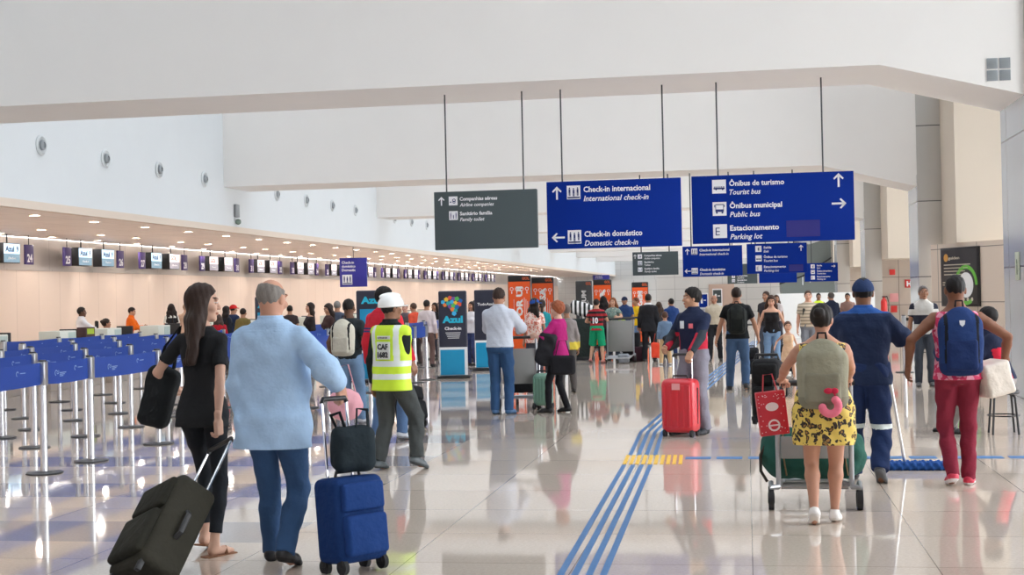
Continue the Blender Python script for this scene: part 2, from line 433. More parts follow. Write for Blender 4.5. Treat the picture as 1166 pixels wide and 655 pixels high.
    for i, sx in enumerate((-1, 1)):
        S, E, Wr, fd, pn, cu = arms[i]
        B.cone(S, S+(E-S)*.3, T['shr']*ar*s, .047*ar*s, .035*s); B.cone(S+(E-S)*.3, E, .047*ar*s, .037*ar*s, .015*s)
        m = E+(Wr-E)*.3; B.chain([E, m, Wr], [.037*ar*s, .040*ar*s, .025*ar*s], .012*s)
        Hh, K, A, Rf = legs[i]; lw = legw*(1.0 if sex == 'm' else .98)*(.85*min(1, bottom.get('slim', 1)) if bottom and bottom.get('kind') != 'shorts' else 1)
        B.chain([Hh, Hh+(K-Hh)*.45, K], [.084*lw*s, .073*lw*s, .051*lw*s], .025*s)
        back = nrm(np.cross(np.cross(K-A, Rf@np.array([0, 1., 0])), K-A))*(-1 if True else 1)
        bk = -(Rf@np.array([0, 1., 0])); ax = nrm(A-K); bk = nrm(bk-ax*(bk@ax))
        m = K+(A-K)*.30+bk*.012*s; B.chain([K, m, A], [.048*lw*s, .053*lw*s, .031*s], .02*s)
        q = lambda x, y, z: A+Rf@np.array([x, y, z])*s
        B.chain([q(0, -.02, -.045), q(0, .08, -.055), q(0, .145, -.064)], [.030*s, .030*s, .018*s], .02*s); B.cone(A, q(0, -.02, -.045), .031*s, .030*s, .015*s)
    if sex == 'f':
        for sx in (-1, 1): B.ell(tl(sx*.068, .085, .30), [.058*s]*3, None, .03*s)
    Hd = Field(); q = lambda x, y, z: hc+Rh@np.array([x, y, z])*hs; e3 = lambda a, b, c: np.array([a, b, c])*hs
    Hd.ell(q(0, -.008, .022), e3(.074, .094, .092), Rh, .03*hs)
    Hd.ell(q(0, .024, -.045), e3(.055, .062, .062), Rh, .035*hs)
    Hd.ell(q(0, .066, -.094), e3(.022, .020, .018), Rh, .03*hs)
    Hd.cone(neck-up*.01*s, q(0, -.014, -.05), T['neck']*s, T['neck']*.98*s, .025*hs)
    if face and lod < 2 or face:
        for sx in (-1, 1):
            Hd.ell(q(sx*.0325, .101, .010), e3(.018, .013, .010), Rh, .012*hs, sub=True)
            Hd.ell(q(sx*.032, .080, .010), e3(.0125, .0120, .0110), Rh, .002*hs)
            Hd.ell(q(sx*.032, .083, .030), e3(.024, .012, .009), Rh, .012*hs)
            Hd.ell(q(sx*.047, .062, -.028), e3(.022, .022, .020), Rh, .02*hs)
            Hd.ell(q(sx*.077, -.008, -.004), e3(.010, .019, .031), Rh@Rz(-sx*18), .006*hs)
        Hd.chain([q(0, .086, .014), q(0, .097, -.014), q(0, .102, -.026)], [.006*hs, .0085*hs, .0108*hs], .010*hs)
        for sx in (-1, 1): Hd.ell(q(sx*.011, .094, -.029), e3(.0075, .010, .007), Rh, .006*hs)
        Hd.ell(q(0, .087, -.055), e3(.025, .012, .0055), Rh, .005*hs); Hd.ell(q(0, .085, -.065), e3(.021, .012, .006), Rh, .005*hs)
    def fpaint(x, y, z):
        p = [x-hc[0], y-hc[1], z-hc[2]]; X, Y, Z = [(Rh[0][j]*p[0]+Rh[1][j]*p[1]+Rh[2][j]*p[2])/hs for j in range(3)]
        mi = np.zeros(len(x), int); ax = np.abs(X); fr = Y > .055
        mi[fr & (np.abs(Z-.036-.1*(ax-.03)) < .006) & (ax > .014) & (ax < .050)] = 1
        ey = fr & (((ax-.032)/.0125)**2+((Z-.009)/.0058)**2 < 1); mi[ey] = 2
        mi[ey & (((ax-.032)/.0058)**2+((Z-.009)/.0065)**2 < 1)] = 3
        mi[fr & ((X/.025)**2+((Z+.060)/.0095)**2 < 1) & (Y > .07)] = 4
        return mi
    parts = [B.mesh(VB)]+[Hd.mesh(VH)]+[hand_field(W, fd, pn, sx, cu, s*ar**.3).mesh(VF*s**.5) for (S, E, W, fd, pn, cu), sx in zip(arms, (-1, 1))]
    lip = tuple(int(c*f) for c, f in zip(skin, (.86, .68, .66)))
    bc = hair[1] if hair and sum(hair[1]) < 300 else (90, 80, 74)
    me = np_mesh('body', parts, fpaint); link_mesh('body', me, [skinmat(skin), mat('brow_%d_%d_%d' % bc, srgb(*bc), .8), EYEW, IRIS, skinmat(lip)], root)
    info = dict(root=root, pel=pel, Rt=Rt, Rs=Rs, s=s, hc=hc, Rh=Rh, hs=hs, arms=arms, legs=legs, tl=tl, sh=sh, w=w, d=d, yy=yy, zs=zs, neck=neck, up=up, shx=shx)
    # --- bottom garment
    if bottom:
        k = bottom.get('kind', 'trousers'); e = bottom.get('e', .012)*s; col = bottom['col']; F = Field(); clipz = bottom.get('waist', .075)
        mats = [cloth(*col)] if not isinstance(col, bpy.types.Material) else [col]; paint = None
        if k in ('trousers', 'shorts'):
            n = 4; F.loft(pel, Rt, np.append(zs[:3], clipz*s), np.append(w[:3], w[2]*1.0)+0, np.append(d[:3], d[2]), np.append(yy[:3], yy[2]), e=e, k=.03*s)
            for Hh, K, A, Rf in legs:
                lw = legw; sl = bottom.get('slim', 1.0)
                if k == 'shorts':
                    f = bottom.get('len', .8); E2 = Hh+(K-Hh)*f; n_ = nrm(K-Hh); F.cone(Hh, E2+n_*.05*s, .090*lw*s+e, .085*lw*sl*s+e, .03*s, clip=[(E2, n_)])
                else:
                    n_ = nrm(A-K); cut = A+n_*bottom.get('cuff', .025)*s; m = K+(A-K)*.35
                    F.chain([Hh, Hh+(K-Hh)*.45, K], [.086*lw*s+e, .076*lw*sl*s+e, .058*lw*sl*s+e], .03*s)
                    F.chain([K, m, A+n_*.06*s], [.058*lw*sl*s+e, .058*lw*sl*s+e, bottom.get('flare', .048)*sl*s+e], .02*s, clip=[(cut, n_)])
            F.post.append(wrinkle(bottom.get('wr', .004)*s, s, len(label)))
            if 'band' in bottom:
                zb, bm_ = bottom['band']; mats.append(bm_)
                paint = lambda x, y, z: ((np.abs(z-zb*s) < .022*s)).astype(int)
        else:  # skirt of a dress is part of the top
            pass
        me = np_mesh('trousers', [F.mesh(VC)], paint); link_mesh('shorts' if k == 'shorts' else bottom.get('name', 'trousers'), me, mats, root)
    # --- top garment
    if top:
        e = top.get('e', .016)*s; hem = top.get('hem', -.06); F = Field(); col = top['col']; sl = top.get('sleeve', 'short')
        mats = [cloth(*col)] if not isinstance(col, bpy.types.Material) else [col]
        z2, w2, d2, y2 = list(zs), list(w), list(d), list(yy)
        bx = top.get('box', 0)*s
        if bx: w2 = [max(a, bx) if z < .40*s else a for a, z in zip(w2, zs)]; d2 = [max(a, bx*.66) if z < .36*s else a for a, z in zip(d2, zs)]
        if 'skirt' in top:
            sk = top['skirt']; z2 = [(hem-.02)*s, -.2*s]+z2[1:]; w2 = [sk*s, max(sk*.97*s, w2[1])]+w2[1:]; d2 = [sk*.72*s, d2[1]*1.03]+d2[1:]; y2 = [0, yy[1]]+y2[1:]
        elif hem < -.04:
            z2 = [(hem-.03)*s]+z2[1:]; w2 = [w2[1]*1.02+.014*s, w2[1]+.010*s]+w2[2:]; d2 = [d2[1]*1.02+.012*s, d2[1]+.010*s]+d2[2:]; y2 = [yy[1]]+y2[1:]
        else: z2 = [z for z in z2 if z > (hem-.08)*s]; n = len(z2); w2, d2, y2 = w2[-n:], d2[-n:], y2[-n:]
        F.loft(pel, Rt, z2, w2, d2, y2, e=e, k=.03*s)
        if sex == 'f':
            for sx in (-1, 1): F.ell(tl(sx*.068, .085, .30), [.058*s+e]*3, None, .04*s)
        nk = top.get('neck', .532)
        ncut = tl(0, 0, nk); hcut = tl(0, 0, hem)
        for i, sx in enumerate((-1, 1)):
            S, E, Wr = arms[i][:3]; w_ = top.get('sw', 1.0); fr = top.get('slen', .62)
            if sl == 'short':
                n_ = nrm(E-S); F.cone(S, S+n_*.3*s, (T['shr']*ar)*s+e*.5, .054*ar*w_*s+e, .035*s, clip=[(S+(E-S)*fr, n_)])
            elif sl in ('long', 'rolled'):
                n_ = nrm(Wr-E); c_ = E+(Wr-E)*(top.get('cufff', .95) if sl == 'long' else .3)
                F.cone(S, E, (T['shr']*ar)*s+e*.5, .044*ar*w_*s+e, .035*s); F.cone(E, Wr+n_*.03*s, .046*ar*w_*s+e, .031*ar*w_*s+e*.8, .02*s, clip=[(c_, n_)])
        if sl == 'none':
            for i, sx in enumerate((-1, 1)):
                S = arms[i][0]; F.ell(S+Rs@np.array([sx*.052, 0, -.02])*s, np.array([.066, .085, .10])*s, Rs, .012*s, sub=True)
        if top.get('collar'):
            F.cone(neck-up*.035*s, neck+up*.040*s, (T['neck']+.018)*s+.004, (T['neck']+.014)*s+.003, .012*s)
            nk += .045
            ncut = tl(0, 0, nk)
        n_up = np.array(up)
        F.post.append(wrinkle(top.get('wr', .005)*s, s, len(label)*.7))
        F.cuts.append(lambda P: (P[0]-ncut[0])*n_up[0]+(P[1]-ncut[1])*n_up[1]+(P[2]-ncut[2])*n_up[2])
        if sl in ('none', 'short') or True:
            pass
        # hem cut only affects the trunk, hanging sleeves stay whole
        arms_xy = arms
        def hemcut(P):
            dd = -((P[0]-hcut[0])*n_up[0]+(P[1]-hcut[1])*n_up[1]+(P[2]-hcut[2])*n_up[2])
            if sl in ('long', 'rolled'):
                near = np.full(np.broadcast(P[0], P[1], P[2]).shape, 1.0, np.float32)
                for S, E, Wr, *_ in arms:
                    ba = Wr-E; L2 = ba@ba; px, py, pz = P[0]-E[0], P[1]-E[1], P[2]-E[2]; hh = np.clip((px*ba[0]+py*ba[1]+pz*ba[2])/L2, 0, 1)
                    near = np.minimum(near, np.sqrt((px-hh*ba[0])**2+(py-hh*ba[1])**2+(pz-hh*ba[2])**2))
                dd = np.where(near < .075*s, -1.0, dd)
            return dd
        F.cuts.append(hemcut)
        paint = None
        if 'paint' in top:
            pm, pf = top['paint']; mats += pm
            def paint(x, y, z):
                p = [x-pel[0], y-pel[1], z-pel[2]]; X, Y, Z = [(Rt[0][j]*p[0]+Rt[1][j]*p[1]+Rt[2][j]*p[2])/s for j in range(3)]
                return pf(X, Y, Z)
        me = np_mesh('shirt', [F.mesh(VC)], paint); link_mesh(top.get('name', 'shirt'), me, mats, root)
    # --- shoes
    if shoes:
        for (Hh, K, A, Rf), sx in zip(legs, (-1, 1)):
            F = Field(); q2 = lambda x, y, z: A+Rf@np.array([x, y, z])*s
            F.chain([q2(0, -.03, -.040), q2(0, .035, -.042), q2(sx*.004, .105, -.058), q2(0, .165, -.066)], [.040*s, .040*s, .043*s, .030*s], .02*s); F.cone(q2(0, 0, -.01), q2(0, -.012, -.04), .040*s, .042*s, .02*s)
            n_ = Rf@np.array([0, 0, -1.]); c_ = q2(0, 0, -.079); F.cuts.append(lambda P: (P[0]-c_[0])*n_[0]+(P[1]-c_[1])*n_[1]+(P[2]-c_[2])*n_[2])
            t_ = q2(0, 0, .012); F.cuts.append(lambda P: -((P[0]-t_[0])*n_[0]+(P[1]-t_[1])*n_[1]+(P[2]-t_[2])*n_[2]))
            sm = plain(*(sole or tuple(int(c*.7) for c in shoes)), .7)
            def sp(x, y, z): return (((x-c_[0])*n_[0]+(y-c_[1])*n_[1]+(z-c_[2])*n_[2]) > -.022*s).astype(int)
            me = np_mesh('shoe', [F.mesh(VC*.8)], sp); link_mesh('shoe', me, [plain(*shoes, .5), sm], root)
    # --- hair and headgear
    if hair:
        st, hcol = hair[0], hair[1]; F = Field(); q = lambda x, y, z: hc+Rh@np.array([x, y, z])*hs
        Rl = Rh; hm = hairmat(hcol)
        def pl(n, c):
            n = Rh@np.array(n, float)
            return lambda P: (P[0]-hc[0])*n[0]+(P[1]-hc[1])*n[1]+(P[2]-hc[2])*n[2]-c*hs
        def skull(inf, cuts, ctr=(0, -.012, .032)):
            G_ = Field(); c0 = q(*ctr); r0 = np.array([.074+inf, .094+inf, .090+inf])*hs; G_.ell(c0, r0, Rh, 0)
            f0 = G_.ops[0]; fn = lambda P: np.maximum.reduce(np.broadcast_arrays(f0[2](P), *[c(P) for c in cuts]))
            F.add(f0[0], f0[1], fn, .012*hs)
        face_cut = pl(nrm((0, .78, -.62)), .012); nape = pl((0, 0, -1), .078)
        if st == 'short': skull(hair[2] if len(hair) > 2 else .010, [face_cut, nape])
        elif st == 'buzz': skull(.004, [face_cut, nape])
        elif st == 'bald':
            skull(.0045, [pl(nrm((0, .85, -.5)), .006), pl((0, 0, -1), .084), pl(nrm((0, .30, 1)), .060)])
        elif st == 'curly':
            skull(.024, [face_cut, nape]); F.post.append(lambda P: .006*np.sin(90*P[0])*np.sin(85*P[1])*np.sin(80*P[2]))
        elif st in ('long', 'longwave', 'tail', 'bun', 'bob'):
            skull(.013, [face_cut, nape])
            if st in ('long', 'longwave', 'bob'):
                L = {'long': .26, 'longwave': .34, 'bob': .14}[st]
                dn = np.array([0, 0, -1.])
                for x in (-.055, -.03, 0, .03, .055):
                    a = q(x*1.15, -.050+abs(x)*.6, .0); b = q(x*1.75, -.070+abs(x)*.6, -.11); c = b+(dn*L*(1-abs(x)*1.0)+Rh@np.array([x*.9, -.030, 0]))*hs
                    F.chain([a, b, c], [.036*hs, .038*hs, .028*hs], .04*hs)
                if st != 'bob':
                    for x in (-1, 1):
                        F.chain([q(x*.066, .018, .04), q(x*.078, .01, -.06), q(x*.085, .0, -.20)], [.018*hs, .018*hs, .012*hs], .02*hs)
                F.post.append(lambda P: .0016*np.sin(70*(P[0]*.8+P[1]*.6)+6*np.sin(9*P[2])))
            if st == 'tail': F.chain([q(0, -.10, .02), q(0, -.135, -.03), q(0, -.13, -.13), q(0, -.11, -.22)], [.022*hs, .026*hs, .024*hs, .010*hs], .02*hs)
            if st == 'bun': F.ell(q(0, -.105, .055), np.array([.045, .040, .040])*hs, Rh, .012*hs)
        if F.ops:
            F.post.append(lambda P: .0022*hs*np.sin(150*P[0]+40*P[1])*np.sin(30*P[2]+60*P[1]))
            me = np_mesh('hair', [F.mesh(VH*1.15)]); link_mesh('hair', me, hm, root)
        if len(hair) > 3 or (len(hair) > 2 and isinstance(hair[2], tuple)):
            kind, hcol2 = hair[-1]; F = Field(); q3 = lambda x, y, z: hc+Rh@np.array([x, y, z])*hs
            if kind == 'cap':
                c0 = q3(0, -.010, .030); F.ell(c0, np.array([.090, .112, .098])*hs, Rh, 0)
                n = Rh@nrm(np.array([0, .12, -1.])); F.cuts.append(lambda P: (P[0]-hc[0])*n[0]+(P[1]-hc[1])*n[1]+(P[2]-hc[2])*n[2]+.022*hs)
                G2 = Field(); G2.ell(q3(0, .115, .030), np.array([.070, .075, .009])*hs, Rh@Rx(-8), 0)
                me = np_mesh('cap', [F.mesh(VH*1.2), G2.mesh(VH)]); link_mesh('cap', me, cloth(*hcol2), root)
            if kind == 'helmet':
                F.ell(q3(0, -.005, .038), np.array([.112, .135, .115])*hs, Rh, 0); F.ell(q3(0, -.01, .125), np.array([.018, .12, .036])*hs, Rh, .02*hs)
                n = Rh@np.array([0, 0, -1.]); F.cuts.append(lambda P: (P[0]-hc[0])*n[0]+(P[1]-hc[1])*n[1]+(P[2]-hc[2])*n[2]+.018*hs)
                G2 = Field(); G2.ell(q3(0, .02, .026), np.array([.130, .165, .010])*hs, Rh, 0)
                me = np_mesh('helmet', [F.mesh(VH*1.2), G2.mesh(VH)]); link_mesh('helmet', me, mat('helmet_white', srgb(238, 238, 236), .25, coat=.5), root)
    return info
def follow(info, R=None, c=None):
    """matrix of the torso frame in the person's own frame"""
    M = Matrix([list(r) for r in (info['Rt'] if R is None else R)]).to_4x4(); M.translation = Vector(info['pel'] if c is None else c); return M
def backpack(info, label, col, col2=None, w=.15, hgt=.22, dep=.085, z=.26, drop=0, trim=None, strap=None, lod=1, pocket=True):
    s = info['s']; root = empty('backpack', info['root'].location, info['root'].rotation_euler.z); tag(root, label, 'backpack')
    R = info['Rt']; c0 = info['pel']+R@(np.array([0, -.135-dep-.012, z-drop])*s)
    F = Field(); q = lambda x, y, zz: c0+R@(np.array([x, y, zz]))
    v = (.010, .012, .018)[lod]
    F.ell(q(0, 0, -hgt*.12), (w, dep, hgt*.86), R, .02, box=True, rnd=min(dep*.98, .07)); F.ell(q(0, 0, hgt*.30), (w*.93, dep*.95, hgt*.74), R, .05); F.ell(q(0, -dep*.25, -.02), (w*.9, dep*1.02, hgt*.85), R, .04)
    F.post.append(wrinkle(.004, 1, 2))
    a, b = cloth(*col), cloth(*(col2 or tuple(int(c*.7) for c in col)))
    mats = [a, b, cloth(*(trim or (25, 25, 28)))]
    def paint(x, y, zz):
        p = [x-c0[0], y-c0[1], zz-c0[2]]; X, Y, Z = [R[0][j]*p[0]+R[1][j]*p[1]+R[2][j]*p[2] for j in range(3)]
        m = np.zeros(len(x), int); m[(np.abs(np.abs(X)-w*.72) < .012) & (Y < 0)] = 2; m[Z < -hgt*.62] = 1
        return m
    me = np_mesh('bag_body', [F.mesh(v)], paint); link_mesh('bag_body', me, mats, root)
    if pocket:
        F = Field(); F.ell(q(0, -dep*.95, -hgt*.36), (w*.72, dep*.42, hgt*.46), R, .02, box=True, rnd=.03); F.post.append(wrinkle(.003, 1, 1))
        link_mesh('pocket', np_mesh('pocket', [F.mesh(v)]), b if col2 else a, root)
    for sx in (-1, 1):
        P = [info['pel']+R@(np.array(p)*s) for p in ((sx*.075, -.135, .40), (sx*.085, -.10, .475), (sx*.09, -.02, .50), (sx*.095, .07, .47), (sx*.10, .125, .38), (sx*.12, .12, .25), (sx*.16, .04, .16), (sx*.15, -.09, .10))]
        mb = MB().tube([Vector(p) for p in P], .01, seg=8, flat=(.007, .024)); mb.build('strap', cloth(*(strap or trim or (30, 30, 34))), root)
    MB().tube([Vector(q(-.03, dep*.5, hgt*1.02)), Vector(q(-.025, dep*.5, hgt*1.2)), Vector(q(.025, dep*.5, hgt*1.2)), Vector(q(.03, dep*.5, hgt*1.02))], .008).build('carry_loop', cloth(30, 30, 34), root)
    return root, c0, R
def straps_from(a, b, n=10, sag=.0, out=(0, 0, 0)):
    a, b = Vector(a), Vector(b); return [a.lerp(b, t/n)+Vector((0, 0, -sag*4*(t/n)*(1-t/n)))+Vector(out)*(4*(t/n)*(1-t/n)) for t in range(n+1)]
# ------------------------------------------------------------------ the setting
def nodemat(name, rough=0.5):
    m = bpy.data.materials.new(name); m.use_nodes = True; return m, m.node_tree, m.node_tree.nodes['Principled BSDF']
def floor_mat():
    m, nt, b = nodemat('polished_granite'); L = nt.links.new; N = nt.nodes.new
    tc = N('ShaderNodeTexCoord'); mp = N('ShaderNodeMapping'); L(tc.outputs['Object'], mp.inputs[0])
    br = N('ShaderNodeTexBrick'); br.offset = 0; br.inputs['Scale'].default_value = 1; br.inputs['Brick Width'].default_value = 1.04; br.inputs['Row Height'].default_value = 1.04
    br.inputs['Mortar Size'].default_value = .0035; br.inputs['Color1'].default_value = (*srgb(220, 204, 190), 1); br.inputs['Color2'].default_value = (*srgb(212, 196, 182), 1)
    br.inputs['Mortar'].default_value = (*srgb(150, 138, 128), 1); L(mp.outputs[0], br.inputs['Vector'])
    sep = N('ShaderNodeSeparateXYZ'); L(tc.outputs['Object'], sep.inputs[0])
    # broad greyer bands across the floor in the queueing area
    md = N('ShaderNodeMath'); md.operation = 'PINGPONG'; md.inputs[1].default_value = 1.04; L(sep.outputs['Y'], md.inputs[0])
    gt = N('ShaderNodeMath'); gt.operation = 'GREATER_THAN'; gt.inputs[1].default_value = .62; L(md.outputs[0], gt.inputs[0])
    lx = N('ShaderNodeMath'); lx.operation = 'LESS_THAN'; lx.inputs[1].default_value = -3.12; L(sep.outputs['X'], lx.inputs[0])
    mu = N('ShaderNodeMath'); mu.operation = 'MULTIPLY'; L(gt.outputs[0], mu.inputs[0]); L(lx.outputs[0], mu.inputs[1])
    mx = N('ShaderNodeMix'); mx.data_type = 'RGBA'; mx.inputs['B'].default_value = (*srgb(172, 164, 164), 1); L(mu.outputs[0], mx.inputs['Factor']); L(br.outputs['Color'], mx.inputs['A'])
    n = N('ShaderNodeTexNoise'); n.inputs['Scale'].default_value = 45; n.inputs['Detail'].default_value = 8; n.inputs['Roughness'].default_value = .8; L(tc.outputs['Object'], n.inputs['Vector'])
    cr = N('ShaderNodeValToRGB'); cr.color_ramp.elements[0].position = .35; cr.color_ramp.elements[0].color = (.72, .72, .72, 1); cr.color_ramp.elements[1].position = .65; cr.color_ramp.elements[1].color = (1.1, 1.08, 1.05, 1)
    L(n.outputs['Fac'], cr.inputs[0])
    n2 = N('ShaderNodeTexNoise'); n2.inputs['Scale'].default_value = .35; n2.inputs['Detail'].default_value = 2; L(tc.outputs['Object'], n2.inputs['Vector'])
    m2 = N('ShaderNodeMix'); m2.data_type = 'RGBA'; m2.blend_type = 'MULTIPLY'; m2.inputs['Factor'].default_value = .6; L(mx.outputs['Result'], m2.inputs['A']); L(cr.outputs[0], m2.inputs['B'])
    L(m2.outputs['Result'], b.inputs['Base Color'])
    rr = N('ShaderNodeMapRange'); rr.inputs['To Min'].default_value = .03; rr.inputs['To Max'].default_value = .065; L(n2.outputs['Fac'], rr.inputs['Value']); L(rr.outputs[0], b.inputs['Roughness'])
    b.inputs['IOR'].default_value = 1.5; b.inputs['Specular IOR Level'].default_value = .5; b.inputs['Coat Weight'].default_value = .15; b.inputs['Coat IOR'].default_value = 1.55; b.inputs['Coat Roughness'].default_value = .03
    wv = N('ShaderNodeTexNoise'); wv.inputs['Scale'].default_value = 1.3; L(tc.outputs['Object'], wv.inputs['Vector'])
    bp = N('ShaderNodeBump'); bp.inputs['Strength'].default_value = .006; bp.inputs['Distance'].default_value = .01; L(wv.outputs['Fac'], bp.inputs['Height']); L(bp.outputs[0], b.inputs['Normal'])
    return m
def panel_mat(name, col, w, h, col2=None, joint=(120, 120, 120), rough=.5, metal=0., msize=.006, axis='XZ', noise=.03):
    m, nt, b = nodemat(name); L = nt.links.new; N = nt.nodes.new
    tc = N('ShaderNodeTexCoord'); sp = N('ShaderNodeSeparateXYZ'); cb = N('ShaderNodeCombineXYZ'); L(tc.outputs['Object'], sp.inputs[0])
    L(sp.outputs[axis[0]], cb.inputs[0]); L(sp.outputs[axis[1]], cb.inputs[1])
    br = N('ShaderNodeTexBrick'); br.offset = 0; br.inputs['Scale'].default_value = 1; br.inputs['Brick Width'].default_value = w; br.inputs['Row Height'].default_value = h
    br.inputs['Mortar Size'].default_value = msize; br.inputs['Color1'].default_value = (*srgb(*col), 1); br.inputs['Color2'].default_value = (*srgb(*(col2 or col)), 1); br.inputs['Mortar'].default_value = (*srgb(*joint), 1)
    L(cb.outputs[0], br.inputs['Vector']); L(br.outputs['Color'], b.inputs['Base Color']); b.inputs['Roughness'].default_value = rough; b.inputs['Metallic'].default_value = metal
    return m
PLASTER = mat('white_plaster', srgb(240, 238, 235), .9, noise=.02, nscale=1.5)
PLASTER_W = mat('cream_plaster', srgb(206, 194, 178), .9, noise=.02, nscale=1.5)
FLOOR = floor_mat()
BEIGE = panel_mat('beige_wall_panels', (228, 208, 192), 1.25, 4.0, (231, 212, 196), (196, 176, 160), .45, axis='YZ', msize=.008)
BAND = panel_mat('steel_band', (200, 190, 182), 2.55, 4.0, (190, 181, 172), (120, 112, 106), .28, .45, axis='YZ')
SOFF = panel_mat('metal_ceiling_tiles', (238, 228, 220), 1.25, 1.25, (232, 222, 214), (190, 180, 170), .45, .0, axis='XY', msize=.01)
CLAD = panel_mat('steel_cladding', (196, 192, 186), 1.9, 1.87, (190, 186, 180), (80, 80, 80), .38, .35, axis='XZ', msize=.012)
CLADY = panel_mat('steel_cladding_side', (206, 212, 220), 2.4, 1.87, (198, 204, 212), (100, 102, 106), .2, .35, axis='YZ', msize=.012)
TILEW = panel_mat('pale_wall_tiles', (214, 214, 212), 1.2, .6, (208, 209, 208), (176, 176, 176), .5, axis='XZ', msize=.012)
GREYP = panel_mat('grey_wall_panels', (200, 188, 176), 1.35, 1.0, (194, 182, 170), (110, 104, 98), .4, .2, axis='XZ', msize=.01)
X0, XR, Y0, Y1 = -20.0, 11.0, -13.0, 150.0
o = MB().box((X0-.3, Y0, -.2), (XR, Y1, 0)).build('floor', FLOOR); o['kind'] = 'structure'
o = struct('wall_left_back', MB().box((X0-.3, Y0, 0), (X0, Y1, 2.66)), BEIGE)
o = struct('trim_left_band', MB().box((X0-.3, Y0, 2.66), (X0-.06, Y1, 3.57)).box((X0-.06, Y0, 2.63), (X0+.03, Y1, 2.68)), BAND)
o = struct('ceiling_left_soffit', MB().box((X0, Y0, 3.57), (-13.82, Y1, 3.70)), SOFF)
o = struct('trim_soffit_edge', MB().box((-13.98, Y0, 3.52), (-13.78, Y1, 3.68)), mat('soffit_edge', srgb(222, 208, 194), .7))
o = struct('wall_left_high', MB().box((-14.1, Y0, 3.68), (-13.8, Y1, 8.3)), mat('side_plaster', srgb(218, 223, 226), .9, noise=.02, nscale=1.5))
o = struct('wall_end', MB().box((X0-.3, Y1, 0), (XR, Y1+.3, 8.3)), TILEW)
BY = [20.15+15.85*k for k in range(8)]
def beam(y, n):
    xr = 1.9; prof = [(-13.8, 4.72), (xr, 4.72), (4.22, 4.12), (4.22, 4.4), (9.5, 4.4), (9.5, 6.78), (-13.8, 6.78)]
    o = struct('ceiling_beam_%d' % n, MB().prism(prof, y, y+1.9, 'Y'), PLASTER)
    return o
for i, y in enumerate([BY[0]-31.7+1, BY[0]-15.85]+BY): beam(y, i+1)
# columns with steel cladding under the right-hand end of each beam
for i, y in enumerate([BY[0]-15.85]+BY):
    x0 = 3.82 if i == 1 else 4.22; z1 = 4.20 if i == 1 else 6.78
    cw = .58
    mb = MB(); mb.box((x0, y+.02, 0), (x0+cw, y+1.88, 6.7 if i != 1 else 6.7), .004)
    o = struct('column_%d' % (i+1), MB().box((x0+.01, y-.05, 0), (x0+cw, y+1.87, 6.78), .004), CLAD)
    o2 = struct('trim_column_side_%d' % (i+1), MB().box((x0, y+.02, 0), (x0+.012, y+1.88, 4.25)), CLADY)
    # wall bays to the right of each column: plaster above, recessed panels below
    if i != 1:
        struct('wall_right_bay_%d' % (i+1), MB().box((x0+cw, y-2.4, 2.62), (XR, y+1.0, 6.78)), PLASTER_W)
        struct('wall_right_recess_%d' % (i+1), MB().box((x0+cw, y+.2, 0), (XR, y+.5, 2.62)), GREYP)
    else:
        struct('wall_right_bay_2', MB().box((x0+cw, y+.02, 0), (XR, y+1.8, 6.78)), CLADY)
# glazed roof
GL, nt, b = nodemat('roof_glass'); nt.nodes.remove(b)
tr = nt.nodes.new('ShaderNodeBsdfTransparent'); tr.inputs[0].default_value = (.31, .32, .325, 1); gl = nt.nodes.new('ShaderNodeBsdfGlossy'); gl.inputs['Roughness'].default_value = .05
mx = nt.nodes.new('ShaderNodeMixShader'); fr = nt.nodes.new('ShaderNodeFresnel'); fr.inputs[0].default_value = 1.3
nt.links.new(fr.outputs[0], mx.inputs[0]); nt.links.new(tr.outputs[0], mx.inputs[1]); nt.links.new(gl.outputs[0], mx.inputs[2]); nt.links.new(mx.outputs[0], nt.nodes['Material Output'].inputs[0])
GR, nt, b = nodemat('added_rear_glass'); nt.nodes.remove(b)
tr = nt.nodes.new('ShaderNodeBsdfTransparent'); tr.inputs[0].default_value = (.20, .20, .21, 1); nt.links.new(tr.outputs[0], nt.nodes['Material Output'].inputs[0])
GC, nt, b = nodemat('added_side_glass'); nt.nodes.remove(b)
tr = nt.nodes.new('ShaderNodeBsdfTransparent'); tr.inputs[0].default_value = (.56, .57, .57, 1); gl = nt.nodes.new('ShaderNodeBsdfGlossy'); gl.inputs['Roughness'].default_value = .02
mx = nt.nodes.new('ShaderNodeMixShader'); fr = nt.nodes.new('ShaderNodeFresnel'); fr.inputs[0].default_value = 1.4
nt.links.new(fr.outputs[0], mx.inputs[0]); nt.links.new(tr.outputs[0], mx.inputs[1]); nt.links.new(gl.outputs[0], mx.inputs[2]); nt.links.new(mx.outputs[0], nt.nodes['Material Output'].inputs[0])
struct('window_rear_added', MB().box((X0, Y0-.03, 0), (XR, Y0, 8.3)), GR); struct('window_right_added', MB().box((XR, Y0, 0), (XR+.03, Y1, 8.3)), GC)  # unseen glazed walls, added to bring daylight in from behind and the side
mb = MB()
for k in range(17): mb.box((X0+k*1.9, Y0, 0), (X0+k*1.9+.07, Y0+.12, 8.3))
for k in range(85): mb.box((XR-.12, Y0+k*1.9, 0), (XR, Y0+k*1.9+.07, 8.3))
for z in (2.6, 5.2): mb.box((X0, Y0, z), (XR, Y0+.1, z+.07)); mb.box((XR-.1, Y0, z), (XR, Y1, z+.07))
struct('trim_added_facade_bars', mb, mat('grey_bars', srgb(140, 150, 150), .5))
GL2 = GL.copy(); GL2.name = 'roof_glass_dimmed'; [setattr(n_.inputs[0], 'default_value', (.26, .27, .275, 1)) for n_ in GL2.node_tree.nodes if n_.type == 'BSDF_TRANSPARENT']  # unseen near bay panes, dimmed to even out the daylight on the floor
